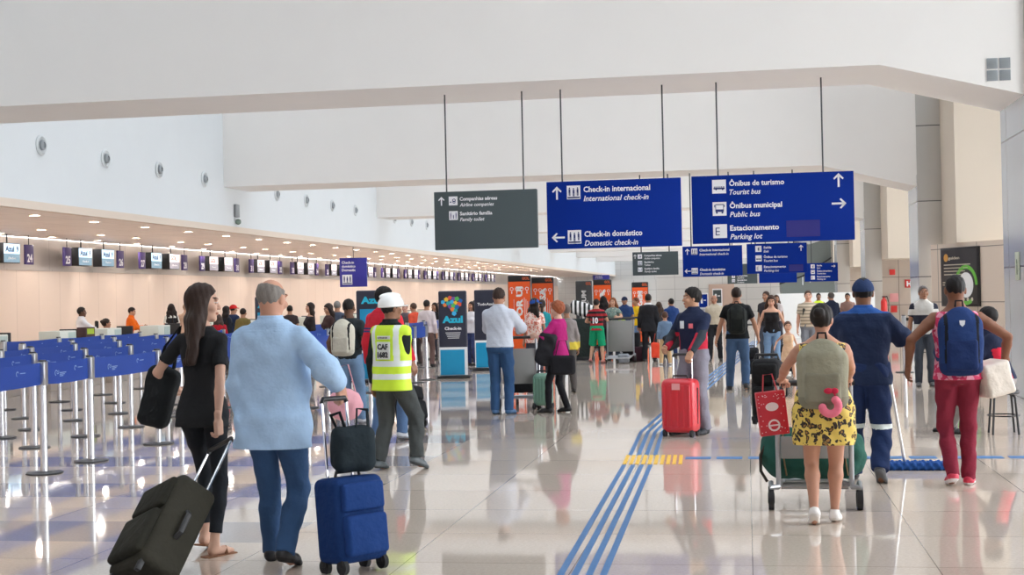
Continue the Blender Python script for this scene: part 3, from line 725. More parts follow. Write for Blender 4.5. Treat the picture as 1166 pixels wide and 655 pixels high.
struct('window_roof_1', MB().box((-14.1, Y0, 8.22), (XR, 21, 8.24)), GL2); struct('window_roof_2', MB().box((-14.1, 21, 8.22), (XR, Y1, 8.24)), GL)
mb = MB()
for k in range(int((Y1-Y0)/.99)): mb.box((-14.1, Y0+k*.99, 8.15), (XR, Y0+k*.99+.02, 8.2))

struct('trim_roof_bars', mb, mat('grey_bars', srgb(140, 150, 150), .5))
# far hoarding, side wall and escalator block
a, b_ = PY(884, 345, 48), PY(1004, 345, 48)
struct('wall_hoarding', MB().box((a.x, 48, 0), (4.2, 48.12, 1.5)), mat('hoarding_white', srgb(232, 234, 234), .6, noise=.02))
a, b_ = PY(745, 330, 70), PY(884, 330, 70)
struct('wall_far_block', MB().box((a.x, 72, 0), (b_.x+.2, 72.4, 2.75)).box((a.x-4.2, 76, 0), (a.x, 76.3, 2.35)), TILEW)
a, b_ = PY(806, 340, 70), PY(836, 340, 70)
struct('door_1', MB().box((a.x, 71.9, 0), (b_.x, 72.05, 2.0), .02), mat('peach_door', srgb(198, 172, 156), .5, noise=.04))
# floor guidance strips
def strip(pts, w, z=.004, mb=None):
    for (xa, ya), (xb, yb) in zip(pts, pts[1:]):
        d = Vector((xb-xa, yb-ya, 0)); n = Vector((-d.y, d.x, 0)).normalized()*w/2
        t = bmesh.new(); v = [t.verts.new(p) for p in (Vector((xa, ya, z))-n, Vector((xb, yb, z))-n, Vector((xb, yb, z))+n, Vector((xa, ya, z))+n)]
        lo = [t.verts.new(q.co-Vector((0, 0, z-.0005))) for q in v]; t.faces.new(v)
        for k in range(4): t.faces.new((v[k], lo[k], lo[(k+1) % 4], v[(k+1) % 4]))
        mb._merge(t)
BLUET = mat('blue_guidance', srgb(72, 118, 168), .5, noise=.1, nscale=20); YELT = mat('yellow_guidance', srgb(238, 190, 70), .5, noise=.08, nscale=20)
kids = empty('tactile_guide_strip', (0, 0, 0)); tag(kids, 'four blue guidance lines running up the floor beside the red suitcase', 'floor strip')
for k in range(4):
    mb = MB(); x = -1.07+k*.082
    strip([(x+.06, 3), (x-.09, 12.75+.2*0)], .040, mb=mb); strip([(x-.105, 13.95), (x-.17, 16.3)], .040, mb=mb); strip([(x-.17, 16.3), (x-.05, 19.4), (x+1.25, 46)], .040, mb=mb)
    strip([(x-.09, 12.75), (x-.095, 13.15)], .040, mb=mb)
    mb.build('line', BLUET, kids)
o = empty('warning_tile_strip', (0, 0, 0)); tag(o, 'short yellow warning strip crossing the blue floor lines', 'floor strip')
for k in range(10):
    mb = MB(); x = -1.18+k*.058; strip([(x+.012, 13.2), (x-.012, 13.92)], .034, z=.006, mb=mb); mb.build('bar', YELT, o)
o = empty('cross_guide_strip', (0, 0, 0)); tag(o, 'dashed blue guidance line running across the floor from the yellow strip to the seated man', 'floor strip')
x = -.62; k = 0
while x < 3.6:
    if not (-.2 < x < -.1): MB().box((x, 13.60, .0005), (x+.245, 13.78, .004)).build('dash', BLUET, o)
    x += .30
# ------------------------------------------------------------------ ceiling lights and air nozzles
LAMP = mat('lamp_glow', (1, .93, .86), .5, emit=46.0)
def downlight(x, y, z, label=None):
    t = empty('ceiling_light', (x, y, z)); tag(t, 'round recessed downlight in the soffit over the check-in desks', 'light', 'downlights in the long soffit')
    if label: t['label'] = label; del t['group']
    MB().lathe([(.13, 0), (.13, -.012), (.105, -.014), (.10, -.002), (.10, 0)][:4], 20).build('rim', PLASTER_W, t)
    MB().lathe([(.001, -.004), (.095, -.004), (.095, -.0035), (.001, -.0035)], 20).build('lamp', LAMP, t)
k = 0
for j in range(30):
    y = 22.4+2.8*j
    downlight(-15.0, y, 3.57); downlight(-19.3, y+.6, 3.57); downlight(-17.65, y-.3+(.5 if j % 2 else 0), 3.57)  # row nearest the back wall is added to wash it with light
for j in range(18):
    downlight(-16.3, 62+2.8*j, 3.57)
GREYN = mat('nozzle_grey', srgb(150, 156, 160), .4, noise=.05); NOZ = mat('nozzle_white', srgb(205, 210, 212), .4, noise=.03)
for j in range(18):
    if any(b-.3 < 26.05+2.85*j < b+2.2 for b in BY): continue
    t = empty('air_nozzle', (-13.8, 26.05+2.85*j, 4.82)); t.rotation_euler = (0, rad(90), 0)
    tag(t, 'round white air nozzle on the high side wall above the desks', 'air vent', 'round air nozzles along the high wall')
    MB().lathe([(.20, 0), (.205, .02), (.17, .05), (.12, .03), (.11, .02)], 24).build('ring', NOZ, t)
    MB().lathe([(.105, .02), (.10, .07), (.06, .09), (.055, .06), (.001, .055)], 20).build('nozzle', GREYN, t)
q_l = PY(1122, 276.5, 33.9); downlight(q_l.x, 33.9, 2.618, 'round recessed downlight over the advert poster')
def grille(p, label, w=.32):
    t = empty('air_grille', p); tag(t, label, 'vent')
    for sx in (-1, 1):
        for sz in (-1, 1):
            mb = MB().box((sx*w*.26-w*.23, -.012, sz*w*.26-w*.23), (sx*w*.26+w*.23, 0, sz*w*.26+w*.23), .004)
            for q in range(5): mb.box((sx*w*.26-w*.18, -.018, sz*w*.26-w*.17+q*w*.075), (sx*w*.26+w*.18, -.011, sz*w*.26-w*.15+q*w*.075))
            mb.build('louvre_panel', GREYN, t)
grille(PY(1137, 79, BY[0]-.001), 'square four-part grille high on the nearest beam beside the column')
grille(PY(998, 233, BY[2]-.001), 'square four-part grille on the third beam beyond the large blue signs', .36)
grille(PY(997, 270, BY[3]-.001), 'small four-part grille on the fourth beam over the small blue signs', .4)
# ------------------------------------------------------------------ hanging signs
BLUE = mat('sign_blue', srgb(2, 46, 146), .6, noise=.03, nscale=1, spec=.15); GREYS = mat('sign_grey', srgb(84, 94, 97), .6, noise=.03, nscale=1, spec=.15)
SW = mat('sign_white', srgb(244, 244, 248), .5); ROD = mat('rod_dark', srgb(70, 72, 76), .4, .4)
PUR = mat('sign_patch', srgb(40, 40, 130), .4); SPB = mat('picto_ink', srgb(25, 45, 110), .5)
def picto(Wt, Dk, x, z, s, kind):
    """white square with its dark symbol; x,z is the top left corner"""
    Wt.rect(x, z-s, x+s, z); q = lambda a, b: (x+a*s, z-s+b*s)
    def fig(cx, h0=.12, h=.6, w=.10):
        Dk.disc(*q(cx, h0+h+.06), .055*s, 10, y=-.003); Dk.rect(*q(cx-w/2, h0+h*.45), *q(cx+w/2, h0+h*.98), y=-.003); Dk.rect(*q(cx-w/2+.005, h0), *q(cx-.008, h0+h*.5), y=-.003); Dk.rect(*q(cx+.008, h0), *q(cx+w/2-.005, h0+h*.5), y=-.003)
    if kind == 'people':
        for c in (.2, .5, .8): fig(c, .25 if c != .5 else .2, .5, .13)
        Dk.rect(*q(.05, .06), *q(.95, .17), y=-.003)
    elif kind == 'family': fig(.2); fig(.8); fig(.5, .12, .34, .1); Dk.rect(*q(.49, .1), *q(.51, .1), y=-.003)
    elif kind == 'coach':
        Dk.rect(*q(.1, .30), *q(.9, .42), y=-.003); Dk.disc(*q(.28, .29), .06*s, 10, y=-.003); Dk.disc(*q(.75, .29), .06*s, 10, y=-.003)
        for i in range(5): Dk.rect(*q(.13+.16*i, .44), *q(.24+.16*i, .50), y=-.003)
    elif kind == 'bus':
        Dk.rect(*q(.2, .78), *q(.8, .84), y=-.003); Dk.rect(*q(.12, .62), *q(.18, .8), y=-.003); Dk.rect(*q(.82, .62), *q(.88, .8), y=-.003); Dk.rect(*q(.2, .28), *q(.8, .46), y=-.003); Dk.rect(*q(.2, .46), *q(.24, .78), y=-.003); Dk.rect(*q(.76, .46), *q(.8, .78), y=-.003)
        Dk.rect(*q(.24, .16), *q(.36, .28), y=-.003); Dk.rect(*q(.64, .16), *q(.76, .28), y=-.003)
    elif kind == 'E':
        Dk.rect(*q(.18, .2), *q(.25, .76), y=-.003)
        for b in (.2, .45, .70): Dk.rect(*q(.25, b), *q(.48, b+.06), y=-.003)
    elif kind == 'desk': Dk.ring(*q(.6, .55), .12*s, .2*s, 14, y=-.003); Dk.ring(*q(.6, .35), .1*s, .16*s, 12, y=-.003); Dk.rect(*q(.12, .3), *q(.3, .42), y=-.003)
    elif kind == 'exit': fig(.5, .2, .45, .2); Dk.rect(*q(.7, .15), *q(.76, .85), y=-.003)
SG = {}
def hang_sign(name, label, p, w, h, m, rods, ztop, rows, arrows, patch=None, th=.10, kk=None, group=None):
    """p: top left corner of the front; rows in pixels-of-design units scaled by kk"""
    t = empty(name, (p.x, p.y, 0)); tag(t, label, 'sign', group); k = kk; z0 = p.z
    MB().box((0, 0, z0-h), (w, th, z0), .006, 2).build('panel', m, t)
    for r in rows:
        Wt = Writing()
        x, y, s_, kind, a, b_, wa, wb, ch = r
        if kind:
            Wp, Dk = Writing(), Writing(); picto(Wp, Dk, x*k, z0-y*k, s_*k, kind); pc_ = Wp.build('pictogram', SW, t); Dk.build('symbol', SPB, pc_)
        tx = r[0]+s_+(3.6 if s_ > 12 else 2.4)
        if a: Wt.text(a, tx*k, z0-(y+ch*.95)*k, ch*.78*k, wa*k, bold=.035)
        if b_: Wt.text(b_, tx*k, z0-(y+ch*2.22)*k, ch*.78*k, wb*k, italic=True, bold=.02)
        if a: Wt.build('lettering', SW, t)
        else: Wt.bm.free()
    for x, y, L, ang in arrows: Wt = Writing(); Wt.arrow(x*k, z0-y*k, L*k, ang); Wt.build('arrow', SW, t)
    if patch: MB().box((patch[0]*k, -.0012, z0-patch[3]*k), (patch[2]*k, 0, z0-patch[1]*k)).build('patch', PUR, t)
    for x in rods: MB().cyl((x*k, th/2, z0-.02), (x*k, th/2, ztop+.02), .012*(1 if k < .02 else 1.4), seg=8).build('rod', ROD, t)
    return t
YS = 21.05
def sg(name, label, x0, y0, x1, y1, Y, *a, ztop=4.74, **k):
    p = PY(x0, y0, Y); q = PY(x1, y0, Y); b = PY(x0, y1, Y); w = q.x-p.x
    return hang_sign(name, label, p, w, p.z-b.z, a[0], a[1], ztop, a[2], a[3], kk=w/(x1-x0), **k)
CHK = [(23.5, 5, 15.5, 'people', 'Check-in internacional', 'International check-in', 76, 74, 8.2), (23.5, 56, 15.5, 'people', 'Check-in doméstico', 'Domestic check-in', 66, 61, 8.2)]
BUS = [(24, 5, 16, 'coach', 'Ônibus de turismo', 'Tourist bus', 63, 36, 8.0), (24, 31, 16, 'bus', 'Ônibus municipal', 'Public bus', 60, 35, 8.0), (24, 57, 16, 'E', 'Estacionamento', 'Parking lot', 56, 37, 8.0)]
sg('grey_hanging_sign', 'large grey hanging sign pointing to airline companies and family toilet', 494, 219, 611, 285, YS, GREYS, (14, 102), [(17, 5.5, 10, 'desk', 'Companhias aéreas', 'Airline companies', 43, 39, 5.2), (17, 22, 10, 'family', 'Sanitário família', 'Family toilet', 37, 28, 5.2)], [(8.5, 10.5, 10, 90)])
sg('check_in_sign', 'large blue hanging sign with international and domestic check-in arrows', 622, 207.5, 775, 284, YS, BLUE, (18, 134), CHK, [(12, 13, 15, 90), (12.5, 64, 15, 180)])
sg('bus_sign', 'large blue hanging sign listing tourist bus, public bus and parking lot', 787, 201, 972, 278, YS, BLUE, (31, 151), BUS, [(168, 10, 16, 90), (168, 37, 16.5, 0)], patch=(108, 55, 146, 74))
Y2 = BY[1]+.9
sg('small_grey_sign', 'small grey hanging sign with three lines over the crowd by the orange totems', 720, 287.5, 772, 314, Y2, GREYS, (10, 42), [(6, 2.5, 5, 'desk', 'Companhias aéreas', 'Airline companies', 20, 18, 2.6), (6, 10, 5, 'people', 'Sanitários', 'Toilets', 11, 7, 2.6), (6, 17.5, 5, 'family', 'Sanitário família', 'Family toilet', 17, 14, 2.6)], [(3, 5, 5, 90)])
sg('small_check_in_sign', 'small blue check-in sign hanging behind the large check-in sign', 777, 281, 845, 315.5, Y2, BLUE, (10, 54), [(10, 2.5, 7, 'people', 'Check-in internacional', 'International check-in', 34, 33, 3.7), (10, 25, 7, 'people', 'Check-in doméstico', 'Domestic check-in', 29, 27, 3.7)], [(5.5, 6, 7, 90), (5.5, 28.5, 7, 180)])
sg('small_exit_sign', 'small blue hanging sign with exit, bus and parking lines and one up arrow', 850, 278, 918.5, 312, Y2, BLUE, (10, 54), [(10, 2.5, 7, 'exit', 'Saída', 'Exit', 9, 6, 3.5), (10, 13.5, 7, 'coach', 'Ônibus de turismo', 'Tourist bus', 27, 16, 3.5), (10, 25, 7, 'E', 'Estacionamento', 'Parking lot', 25, 17, 3.5)], [(62, 6, 7, 90)], patch=(48, 25, 64, 33))
Y3 = BY[2]+.9
sg('far_exit_sign', 'smaller blue hanging sign with exit lines and arrow pointing to the dark block', 916, 300, 954, 321, Y3, BLUE, (8, 32), [(7, 1.5, 4.6, 'exit', 'Saída', 'Exit', 6, 4, 2.3), (7, 8, 4.6, 'bus', 'Ônibus de turismo', 'Tourist bus', 17, 10, 2.3), (7, 14.5, 4.6, 'E', 'Estacionamento', 'Parking lot', 15, 10, 2.3)], [(33, 4, 4.5, 0)])
sg('far_blue_sign', 'plain blue hanging sign partly hidden behind the small exit sign', 864, 301, 907, 322.5, Y3, BLUE, (8, 34), [], [(38, 5, 4, 90)])
sg('far_grey_sign', 'grey hanging sign below the gap between two small blue signs', 828, 301, 862, 323.5, Y3, GREYS, (6, 28), [(5, 12.5, 3.6, 'desk', 'Companhias', 'Airline', 12, 8, 2.0), (5, 17.5, 3.6, 'people', 'Sanitários', 'Toilets', 11, 8, 2.0)], [])
# box-shaped domestic check-in signs hanging from the soffit line
def cube_sign(label, p, w, d, h, ztop, m=None):
    t = empty('box_sign', (p.x, p.y, p.z)); t.rotation_euler = (0, 0, rad(14)); tag(t, label, 'sign')
    MB().box((0, 0, -h), (w, d, 0), .01).build('panel', mat('sign_violet', srgb(52, 50, 150), .35, noise=.03), t)
    for i, s_ in enumerate(('Check-in', 'doméstico', 'Domestic')): W1 = Writing(); W1.text(s_, .08*w, -h*(.20+.13*i), h*.09, w*(.50 if i else .45), bold=.03); W1.build('lettering', SW, t)
    W1, D1 = Writing(), Writing(); picto(W1, D1, .09*w, -h*.58, h*.34, 'people'); q_p = W1.build('pictogram', SW, t); D1.build('symbol', SPB, q_p)
    W2 = Writing()
    for i in range(3): W2.text(('Check-in', 'doméstico', 'Domestic')[i], .15*d, -h*(.20+.13*i), h*.07, d*.6)
    W2.rect(.25*d, -h*.92, .75*d, -h*.6); o2 = W2.build('side_lettering', mat('sign_pale', srgb(150, 190, 230), .5), t); o2.rotation_euler = (0, 0, rad(90)); o2.location = (w+.0005, 0, 0)
    MB().cyl((w/2, d/2, -.02), (w/2, d/2, ztop-p.z), .012, seg=8).build('rod', ROD, t)
p = PX(386.5, 294, -14.35); k_ = PY(417, 294, p.y).x-p.x
cube_sign('violet blue box sign for domestic check-in hanging above the backpack queue', p, k_*.98, .60, p.z-PX(386.5, 327, -14.35).z, 3.57)
p = PX(676, 313.5, -14.35); k_ = PY(694, 313.5, p.y).x-p.x; cube_sign('small violet box sign hanging above the orange totem by the striped bundle', p, k_, .9, p.z-PX(676, 322, -14.35).z, 3.57)
# ------------------------------------------------------------------ screens and number plates over the desks
PURP = mat('plate_violet', srgb(66, 48, 112), .4, noise=.04); SCR = mat('screen_casing', srgb(26, 26, 28), .35)
def scr_mat(name, top, bot):
    m, nt, b = nodemat(name); L = nt.links.new; N = nt.nodes.new
    tc = N('ShaderNodeTexCoord'); sp = N('ShaderNodeSeparateXYZ'); L(tc.outputs['Object'], sp.inputs[0])
    gt = N('ShaderNodeMath'); gt.operation = 'GREATER_THAN'; gt.inputs[1].default_value = -.02; L(sp.outputs['Z'], gt.inputs[0])
    mx = N('ShaderNodeMix'); mx.data_type = 'RGBA'; mx.inputs['A'].default_value = (*srgb(*bot), 1); mx.inputs['B'].default_value = (*srgb(*top), 1); L(gt.outputs[0], mx.inputs['Factor'])
    L(mx.outputs['Result'], b.inputs['Base Color']); L(mx.outputs['Result'], b.inputs['Emission Color']); b.inputs['Emission Strength'].default_value = .55; b.inputs['Roughness'].default_value = .2
    return m
SA = scr_mat('screen_picture_blue', (168, 200, 226), (92, 112, 124)); SGO = scr_mat('screen_picture_pale', (226, 206, 204), (120, 116, 122))
INKB = mat('screen_ink_navy', srgb(24, 44, 90), .5); INKR = mat('screen_ink_orange', srgb(190, 90, 60), .5)
def monitor(y, brand, label, z=3.06, x=-19.45):
    t = empty('departure_screen', (x, y, z)); t.rotation_euler = (0, 0, rad(90)); tag(t, label, 'screen')
    # local -Y faces the hall
    MB().box((-.43, -.05, -.27), (.43, .24, .27), .01).box((-.25, .24, -.15), (.25, .30, .15), .02).build('casing', SCR, t)
    MB().box((-.41, -.054, -.25), (.41, -.05, .25)).build('picture', SA if brand == 'Azul' else SGO, t)
    W = Writing(); W.text(brand, -.34, .04, .15, .46 if brand == 'Azul' else .5, bold=.05)
    if brand == 'Azul': W.text('9', .24, .04, .15, .1, bold=.04)
    W.build('lettering', INKB if brand == 'Azul' else INKR, t, y=-.055)
    W = Writing(); W.text('Check-in', -.2, -.16, .05, .4); W.build('caption', SW, t, y=-.055)
    MB().cyl((0, .09, .1), (0, .09, .53), .02, seg=8).build('bracket', SCR, t)
WORDS = 'zero one two three four five six seven eight nine'.split(); TENS = {2: 'twenty', 3: 'thirty', 4: 'forty', 5: 'fifty', 6: 'sixty'}
def words(n): return (TENS[n//10]+(' '+WORDS[n % 10] if n % 10 else ''))
def plate(y, num, x=-19.40, z=3.04):
    t = empty('number_plate', (x, y, z)); t.rotation_euler = (0, 0, rad(90)); tag(t, 'violet plate numbered %s above the check-in desks' % words(num), 'number plate')
    MB().box((-.22, -.03, -.27), (.22, .03, .27), .008).build('panel', PURP, t)
    W = Writing(); W.text(str(num), 0, -.20, .22, .28, bold=.04, align='CENTER'); W.build('digits', SW, t, y=-.031)
    MB().cyl((0, 0, .25), (0, 0, .55), .012, seg=8).build('bracket', SCR, t)
num = 23
monitor(33.45, 'Azul', 'wall screen two places before plate twenty four at the edge'); monitor(34.95, 'Azul', 'wall screen directly beside violet plate twenty four')
plate(35.85, 24); num = 25
for gI in range(14):
    y = 38.05+5.12*gI; br = ['Azul', 'Azul', 'Azul', 'GOL'][gI*2] if gI < 2 else 'GOL'; br2 = 'Azul' if gI == 0 else 'GOL'
    plate(y, num); monitor(y+1.15, br, 'wall screen next to the violet plate numbered %s' % words(num)); monitor(y+2.65, br2, 'wall screen next to the violet plate numbered %s' % words(num+1)); plate(y+3.50, num+1); num += 2
# ------------------------------------------------------------------ light and view
world = bpy.data.worlds.new('World'); bpy.context.scene.world = world; world.use_nodes = True
bg = world.node_tree.nodes['Background']; bg.inputs[0].default_value = (.97, .97, 1.0, 1); bg.inputs[1].default_value = 5.5
sun = bpy.data.lights.new('soft_sun', 'SUN'); sun.energy = .25; sun.angle = rad(60); so = bpy.data.objects.new('soft_sun', sun); C.objects.link(so); so.rotation_euler = (rad(18), rad(-10), 0)
cam = bpy.data.cameras.new('Camera'); co = bpy.data.objects.new('Camera', cam); C.objects.link(co)
cam.sensor_width = 36; cam.lens = 36*FOC/1166; cam.clip_end = 400
Rc = Matrix(((_r[0], _u[0], -_f[0]), (_r[1], _u[1], -_f[1]), (_r[2], _u[2], -_f[2]))) @ Matrix.Rotation(-ROLL, 3, 'Z')
co.matrix_world = Matrix.Translation((0, 0, EYE)) @ Rc.to_4x4()
sc = bpy.context.scene; sc.camera = co
sc.view_settings.view_transform = 'Standard'; sc.view_settings.look = 'None'; sc.view_settings.gamma = 1; sc.view_settings.use_curve_mapping = False; sc.view_settings.exposure = 1.95
sc.cycles.max_bounces = 8; sc.cycles.diffuse_bounces = 5; sc.cycles.glossy_bounces = 4; sc.cycles.transparent_max_bounces = 12; sc.cycles.use_denoising = True
# ------------------------------------------------------------------ queue posts and belts
BELT = mat('belt_blue', srgb(20, 62, 150), .55, noise=.08, nscale=5); BPR = mat('belt_print', srgb(150, 175, 215), .5)
POST = mat('post_steel', srgb(222, 222, 224), .25, .9, noise=.04); DISC = mat('post_base', srgb(60, 60, 62), .35, .3)
def post(x, y, label=None, first=[]):
    if first:
        src = first[0]; t = src.copy(); C.objects.link(t); t.location = (x, y, 0)
        for ch in src.children: c = ch.copy(); C.objects.link(c); c.parent = t
    else:
        t = empty('queue_post', (x, y, 0)); first.append(t)
        tag(t, 'silver queue post on a dark round base carrying a blue belt', 'queue post', 'silver queue posts of the check-in lanes')
        MB().lathe([(.172, 0), (.176, .006), (.172, .014), (.05, .022), (.045, .024)], 32).build('base', DISC, t)
        MB().cyl((0, 0, .02), (0, 0, .87), .036, seg=20).build('pole', POST, t)
        MB().box((-.04, -.042, .845), (.04, .042, 1.075), .01).build('belt_head', STEEL, t)
        MB().cyl((0, 0, 1.07), (0, 0, 1.09), .036, seg=20).build('cap', DISC, t)
    if label: t['label'] = label; del t['group']
    return t
def belt(a, b, h=(.855, 1.065), col=None, prints=True, lab='blue printed belt stretched between two queue posts', grp='blue belts of the check-in lanes'):
    a, b = Vector((a[0], a[1], 0)), Vector((b[0], b[1], 0)); d = (b-a); L = d.length; d.normalize(); n = Vector((-d.y, d.x, 0))
    t = empty('queue_belt', a+d*.045); t.rotation_euler = (0, 0, math.atan2(d.y, d.x)); L -= .09; tag(t, lab, 'belt', grp)
    mb = MB(); N = 8; tt = bmesh.new(); rows = []
    for k in range(N+1):
        f = k/N; sag = .012*4*f*(1-f); rows.append([tt.verts.new((f*L, s_*.002, z-sag)) for s_, z in ((-1, h[0]), (1, h[0]), (1, h[1]), (-1, h[1]))])
    for A, B in zip(rows, rows[1:]):
        for k in range(4): tt.faces.new((A[k], A[(k+1) % 4], B[(k+1) % 4], B[k]))
    tt.faces.new(rows[0]); tt.faces.new(rows[-1]); mb._merge(tt); mb.build('webbing', col or BELT, t)
    if prints:
        for sgn in (1, -1):
            W = Writing(); x = L*(.25 if sgn > 0 else .2)
            W.ring(x, .95, .022, .030, 14, 20, 250, y=-.0035); W.ring(x+.03, .96, .016, .023, 12, 200, 400, y=-.0035)
            for q in range(3): W.rect(x+.07, .945-.016*q, x+.20-.03*q, .953-.016*q, y=-.0035)
            W.ring(x+L*.45, .98, .018, .025, 14, 20, 250, y=-.0035); W.rect(x+L*.45+.05, .98, x+L*.45+.15, .987, y=-.0035)
            o = W.build('print', BPR, t); 
            if sgn < 0: o.rotation_euler = (0, 0, math.pi); o.location = (L, 0, 0)
    return t
rows = {1: [(-6.66, 11.0), (-6.68, 12.56), (-6.68, 13.54), (-6.67, 15.19), (-6.62, 16.9), (-6.55, 18.6), (-6.5, 20.2), (-6.45, 21.8), (-6.4, 23.4), (-6.3, 25.0), (-6.25, 26.07), (-6.22, 26.9)],
        2: [(-8.0, 13.4), (-8.02, 14.87), (-8.03, 16.14), (-7.98, 17.32), (-7.95, 18.9), (-7.9, 20.4), (-7.85, 22), (-7.8, 23.6), (-7.7, 25.2), (-7.65, 26.8), (-7.6, 28.3)],
        3: [(-9.05, 15.98), (-9.23, 17.05), (-9.29, 18.38), (-9.16, 19.51), (-9.1, 21.1), (-9.1, 22.7), (-9.1, 24.3), (-9.05, 25.9), (-9.0, 27.5)],
        4: [(-10.3, 18.8), (-10.28, 20.25), (-10.24, 21.63), (-10.2, 23.2), (-10.2, 24.8), (-10.2, 26.4)],
        5: [(-11.48, 20.37), (-11.4, 22.0), (-11.4, 23.6), (-11.4, 25.2)],
        6: [(-5.99, 30.9), (-6.0, 32.4), (-6.0, 34.0)], 7: [(-7.4, 30.2), (-7.4, 31.8), (-7.4, 33.4)], 8: [(-9.8, 30.8), (-9.8, 32.4), (-9.8, 34)]}
for r_ in rows.values():
    for q in r_: post(*q)
    for a, b_ in zip(r_, r_[1:]): belt(a, b_, prints=a[1] < 24)
# barrier by the right wall
a, b_ = PY(1029, 365, 27.5), PY(1050, 365, 27.0)
for q, lab in (((a.x, 27.5), 'silver post by the grey column carrying a black belt'), ((b_.x+.35, 27.2), 'silver post behind the man in the white polo shirt')): post(*q, label=lab)
belt((a.x, 27.5), (b_.x+.35, 27.2), (.98, 1.04), BLACKP, False, 'narrow black belt between two posts by the grey column', None)
# ------------------------------------------------------------------ totems
NAVYT = mat('totem_charcoal', srgb(44, 46, 62), .35, noise=.04); CYAN = mat('totem_cyan', srgb(24, 150, 196), .4, noise=.04); ORG = mat('totem_orange', srgb(246, 96, 34), .45, noise=.04)
TEALW = mat('azure_print', srgb(40, 190, 220), .5)
def totem(name, label, p, w, h, rz, body, writes, foot=None, d=.14):
    t = empty(name, (p[0], p[1], 0), rad(rz)); tag(t, label, 'totem')
    MB().box((-w/2, 0, .04), (w/2, d, h), .03, 3).build('board', body, t)
    MB().box((-w/2-.05, -.12, 0), (w/2+.05, d+.12, .05), .012).build('base', BLACKP, t)
    if foot:
        MB().box((-w/2+.0, -.006, .06), (w/2, .002, foot), .0).build('white_panel', WHITEP, t); MB().box((-w/2+.02, -.012, .07), (w/2-.06, -.005, foot-.05)).build('blue_panel', CYAN, t)
    for nm, m, fn in writes:
        W = Writing(); fn(W); W.build(nm, m, t, y=-.001)
    return t
def azul(W): W.text('Azul', -.21, 1.11, .13, .41, bold=.07)
def azul2(W): W.text('Check-in', -.165, .965, .06, .33, bold=.05); [W.rect(-.15+.015*i, .90-.035*i, .15-.01*i, .912-.035*i) for i in range(4)]
MAPC = [(60, 180, 230), (240, 200, 60), (230, 90, 60), (120, 80, 160), (90, 190, 90), (30, 110, 190), (240, 130, 50), (40, 170, 170)]
def azul_totem(p, label, rz=8, w=.56, h=1.74, plain_=False):
    if plain_:
        t = totem('airline_totem', label, p, w, h, rz, NAVYT, [('lettering', TEALW, lambda W: W.text('Azul', -.21, h-.25, .13, .41, bold=.07))], .62)
        W = Writing(); W.rect(-w*.38, h-.75, w*.38, h-.36); W.build('cyan_panel', CYAN, t, y=-.001); return t
    t = totem('airline_totem', label, p, w, h, rz, NAVYT, [('lettering', TEALW, azul), ('caption', WHITEP, azul2)], .62)
    random.seed(3); cells = [(-.19, 1.52), (-.12, 1.57), (-.05, 1.60), (.02, 1.58), (.09, 1.58), (.16, 1.54), (-.15, 1.46), (-.08, 1.49), (-.01, 1.52), (.06, 1.50), (.13, 1.47), (-.05, 1.43), (.02, 1.44), (.09, 1.42), (.0, 1.37), (.06, 1.35), (.03, 1.29)]
    for i, (x, z) in enumerate(cells): r = .042+random.random()*.012; W = Writing(); W.poly([(x+r*math.cos(a+.3*i)*1.05, z+r*math.sin(a+.3*i)) for a in np.linspace(0, 2*math.pi, 6)[:-1]], y=-.0003*i); W.build('map_patch', plain(*MAPC[i % 8], .5), t, y=-.001)
    return t
g = G(517, 431); azul_totem((g.x, g.y), 'charcoal totem with coloured map above the word check-in, standing before the belts')
g = G(430, 441); azul_totem((PY(423, 340, 26.3).x, 26.3), 'charcoal totem half hidden behind the red jacket and white helmet', 2, .62, 1.78, True)
q = PY(303, 338, 31); azul_totem((q.x, 31), 'charcoal totem showing beside the bald man in the blue shirt', 2, .56, q.z, True)
g = G(557, 422)
totem('airline_totem', 'plain charcoal totem with white name just behind the man at the trolley', (g.x-.04, g.y), .52, 1.76, 4, NAVYT, [('lettering', WHITEP, lambda W: W.text('TudoAzul', -.19, 1.42, .06, .36))], .66)
def otem(px0, px1, pt, Y, label, word, small, rz=0, col=None, icons=True):
    a, b = PY(px0, pt, Y), PY(px1, pt, Y); w = b.x-a.x; h = a.z
    t = totem('airline_totem', label, ((a.x+b.x)/2, Y), w, h, rz, BLACKP if not col else col, [], None)
    if not col: MB().box((-w/2+.02, -.008, .1), (w/2-.02, .002, h-.17)).build('orange_panel', ORG, t)
    W = Writing(); W.text(word, w*.12, h*.42, w*.26, h*.44, bold=.07, rot=rad(90)); W.build('lettering', WHITEP, t, y=-.0085)
    for i in range(3): W = Writing(); W.rect(w*.2+i*w*.07, h*.3, w*.2+i*w*.07+.012, h*.72-.05*i); W.build('text_line', WHITEP, t, y=-.0085)
    W = Writing(); W.rect(-w*.25, h*.3, -w*.235, h*.7); W.build('text_line', WHITEP, t, y=-.0085)
    if icons:
        for i in range(4): W = Writing(); W.ring(-w*.33+i*w*.22, h*.83, w*.055, w*.08, 14); W.rect(-w*.35+i*w*.22, h*.77, -w*.31+i*w*.22, h*.80); W.build('icon', WHITEP, t, y=-.0085)
    W = Writing(); W.text('GOL', w*.12, h-.12, .08, w*.32, bold=.06); W.build('emblem', mat('dark_orange_print', srgb(220, 100, 50), .5), t)
    return t
otem(578, 604, 314, 38, 'orange totem with icons, first of the row behind the man at the trolley', 'POR UI', '', 4)
otem(605, 630, 316, 38.9, 'orange totem behind the woman in the blue cap', 'PRESSA', '', 4)
otem(655, 674, 320, 40, 'dark grey totem with large white vertical lettering beside the football shirt', 'PREMIUM', '', 0, mat('totem_grey', srgb(72, 74, 76), .4), False)
otem(675, 696, 318.5, 42, 'orange totem between the dark grey totem and the football shirt', 'FILA', '', 0)
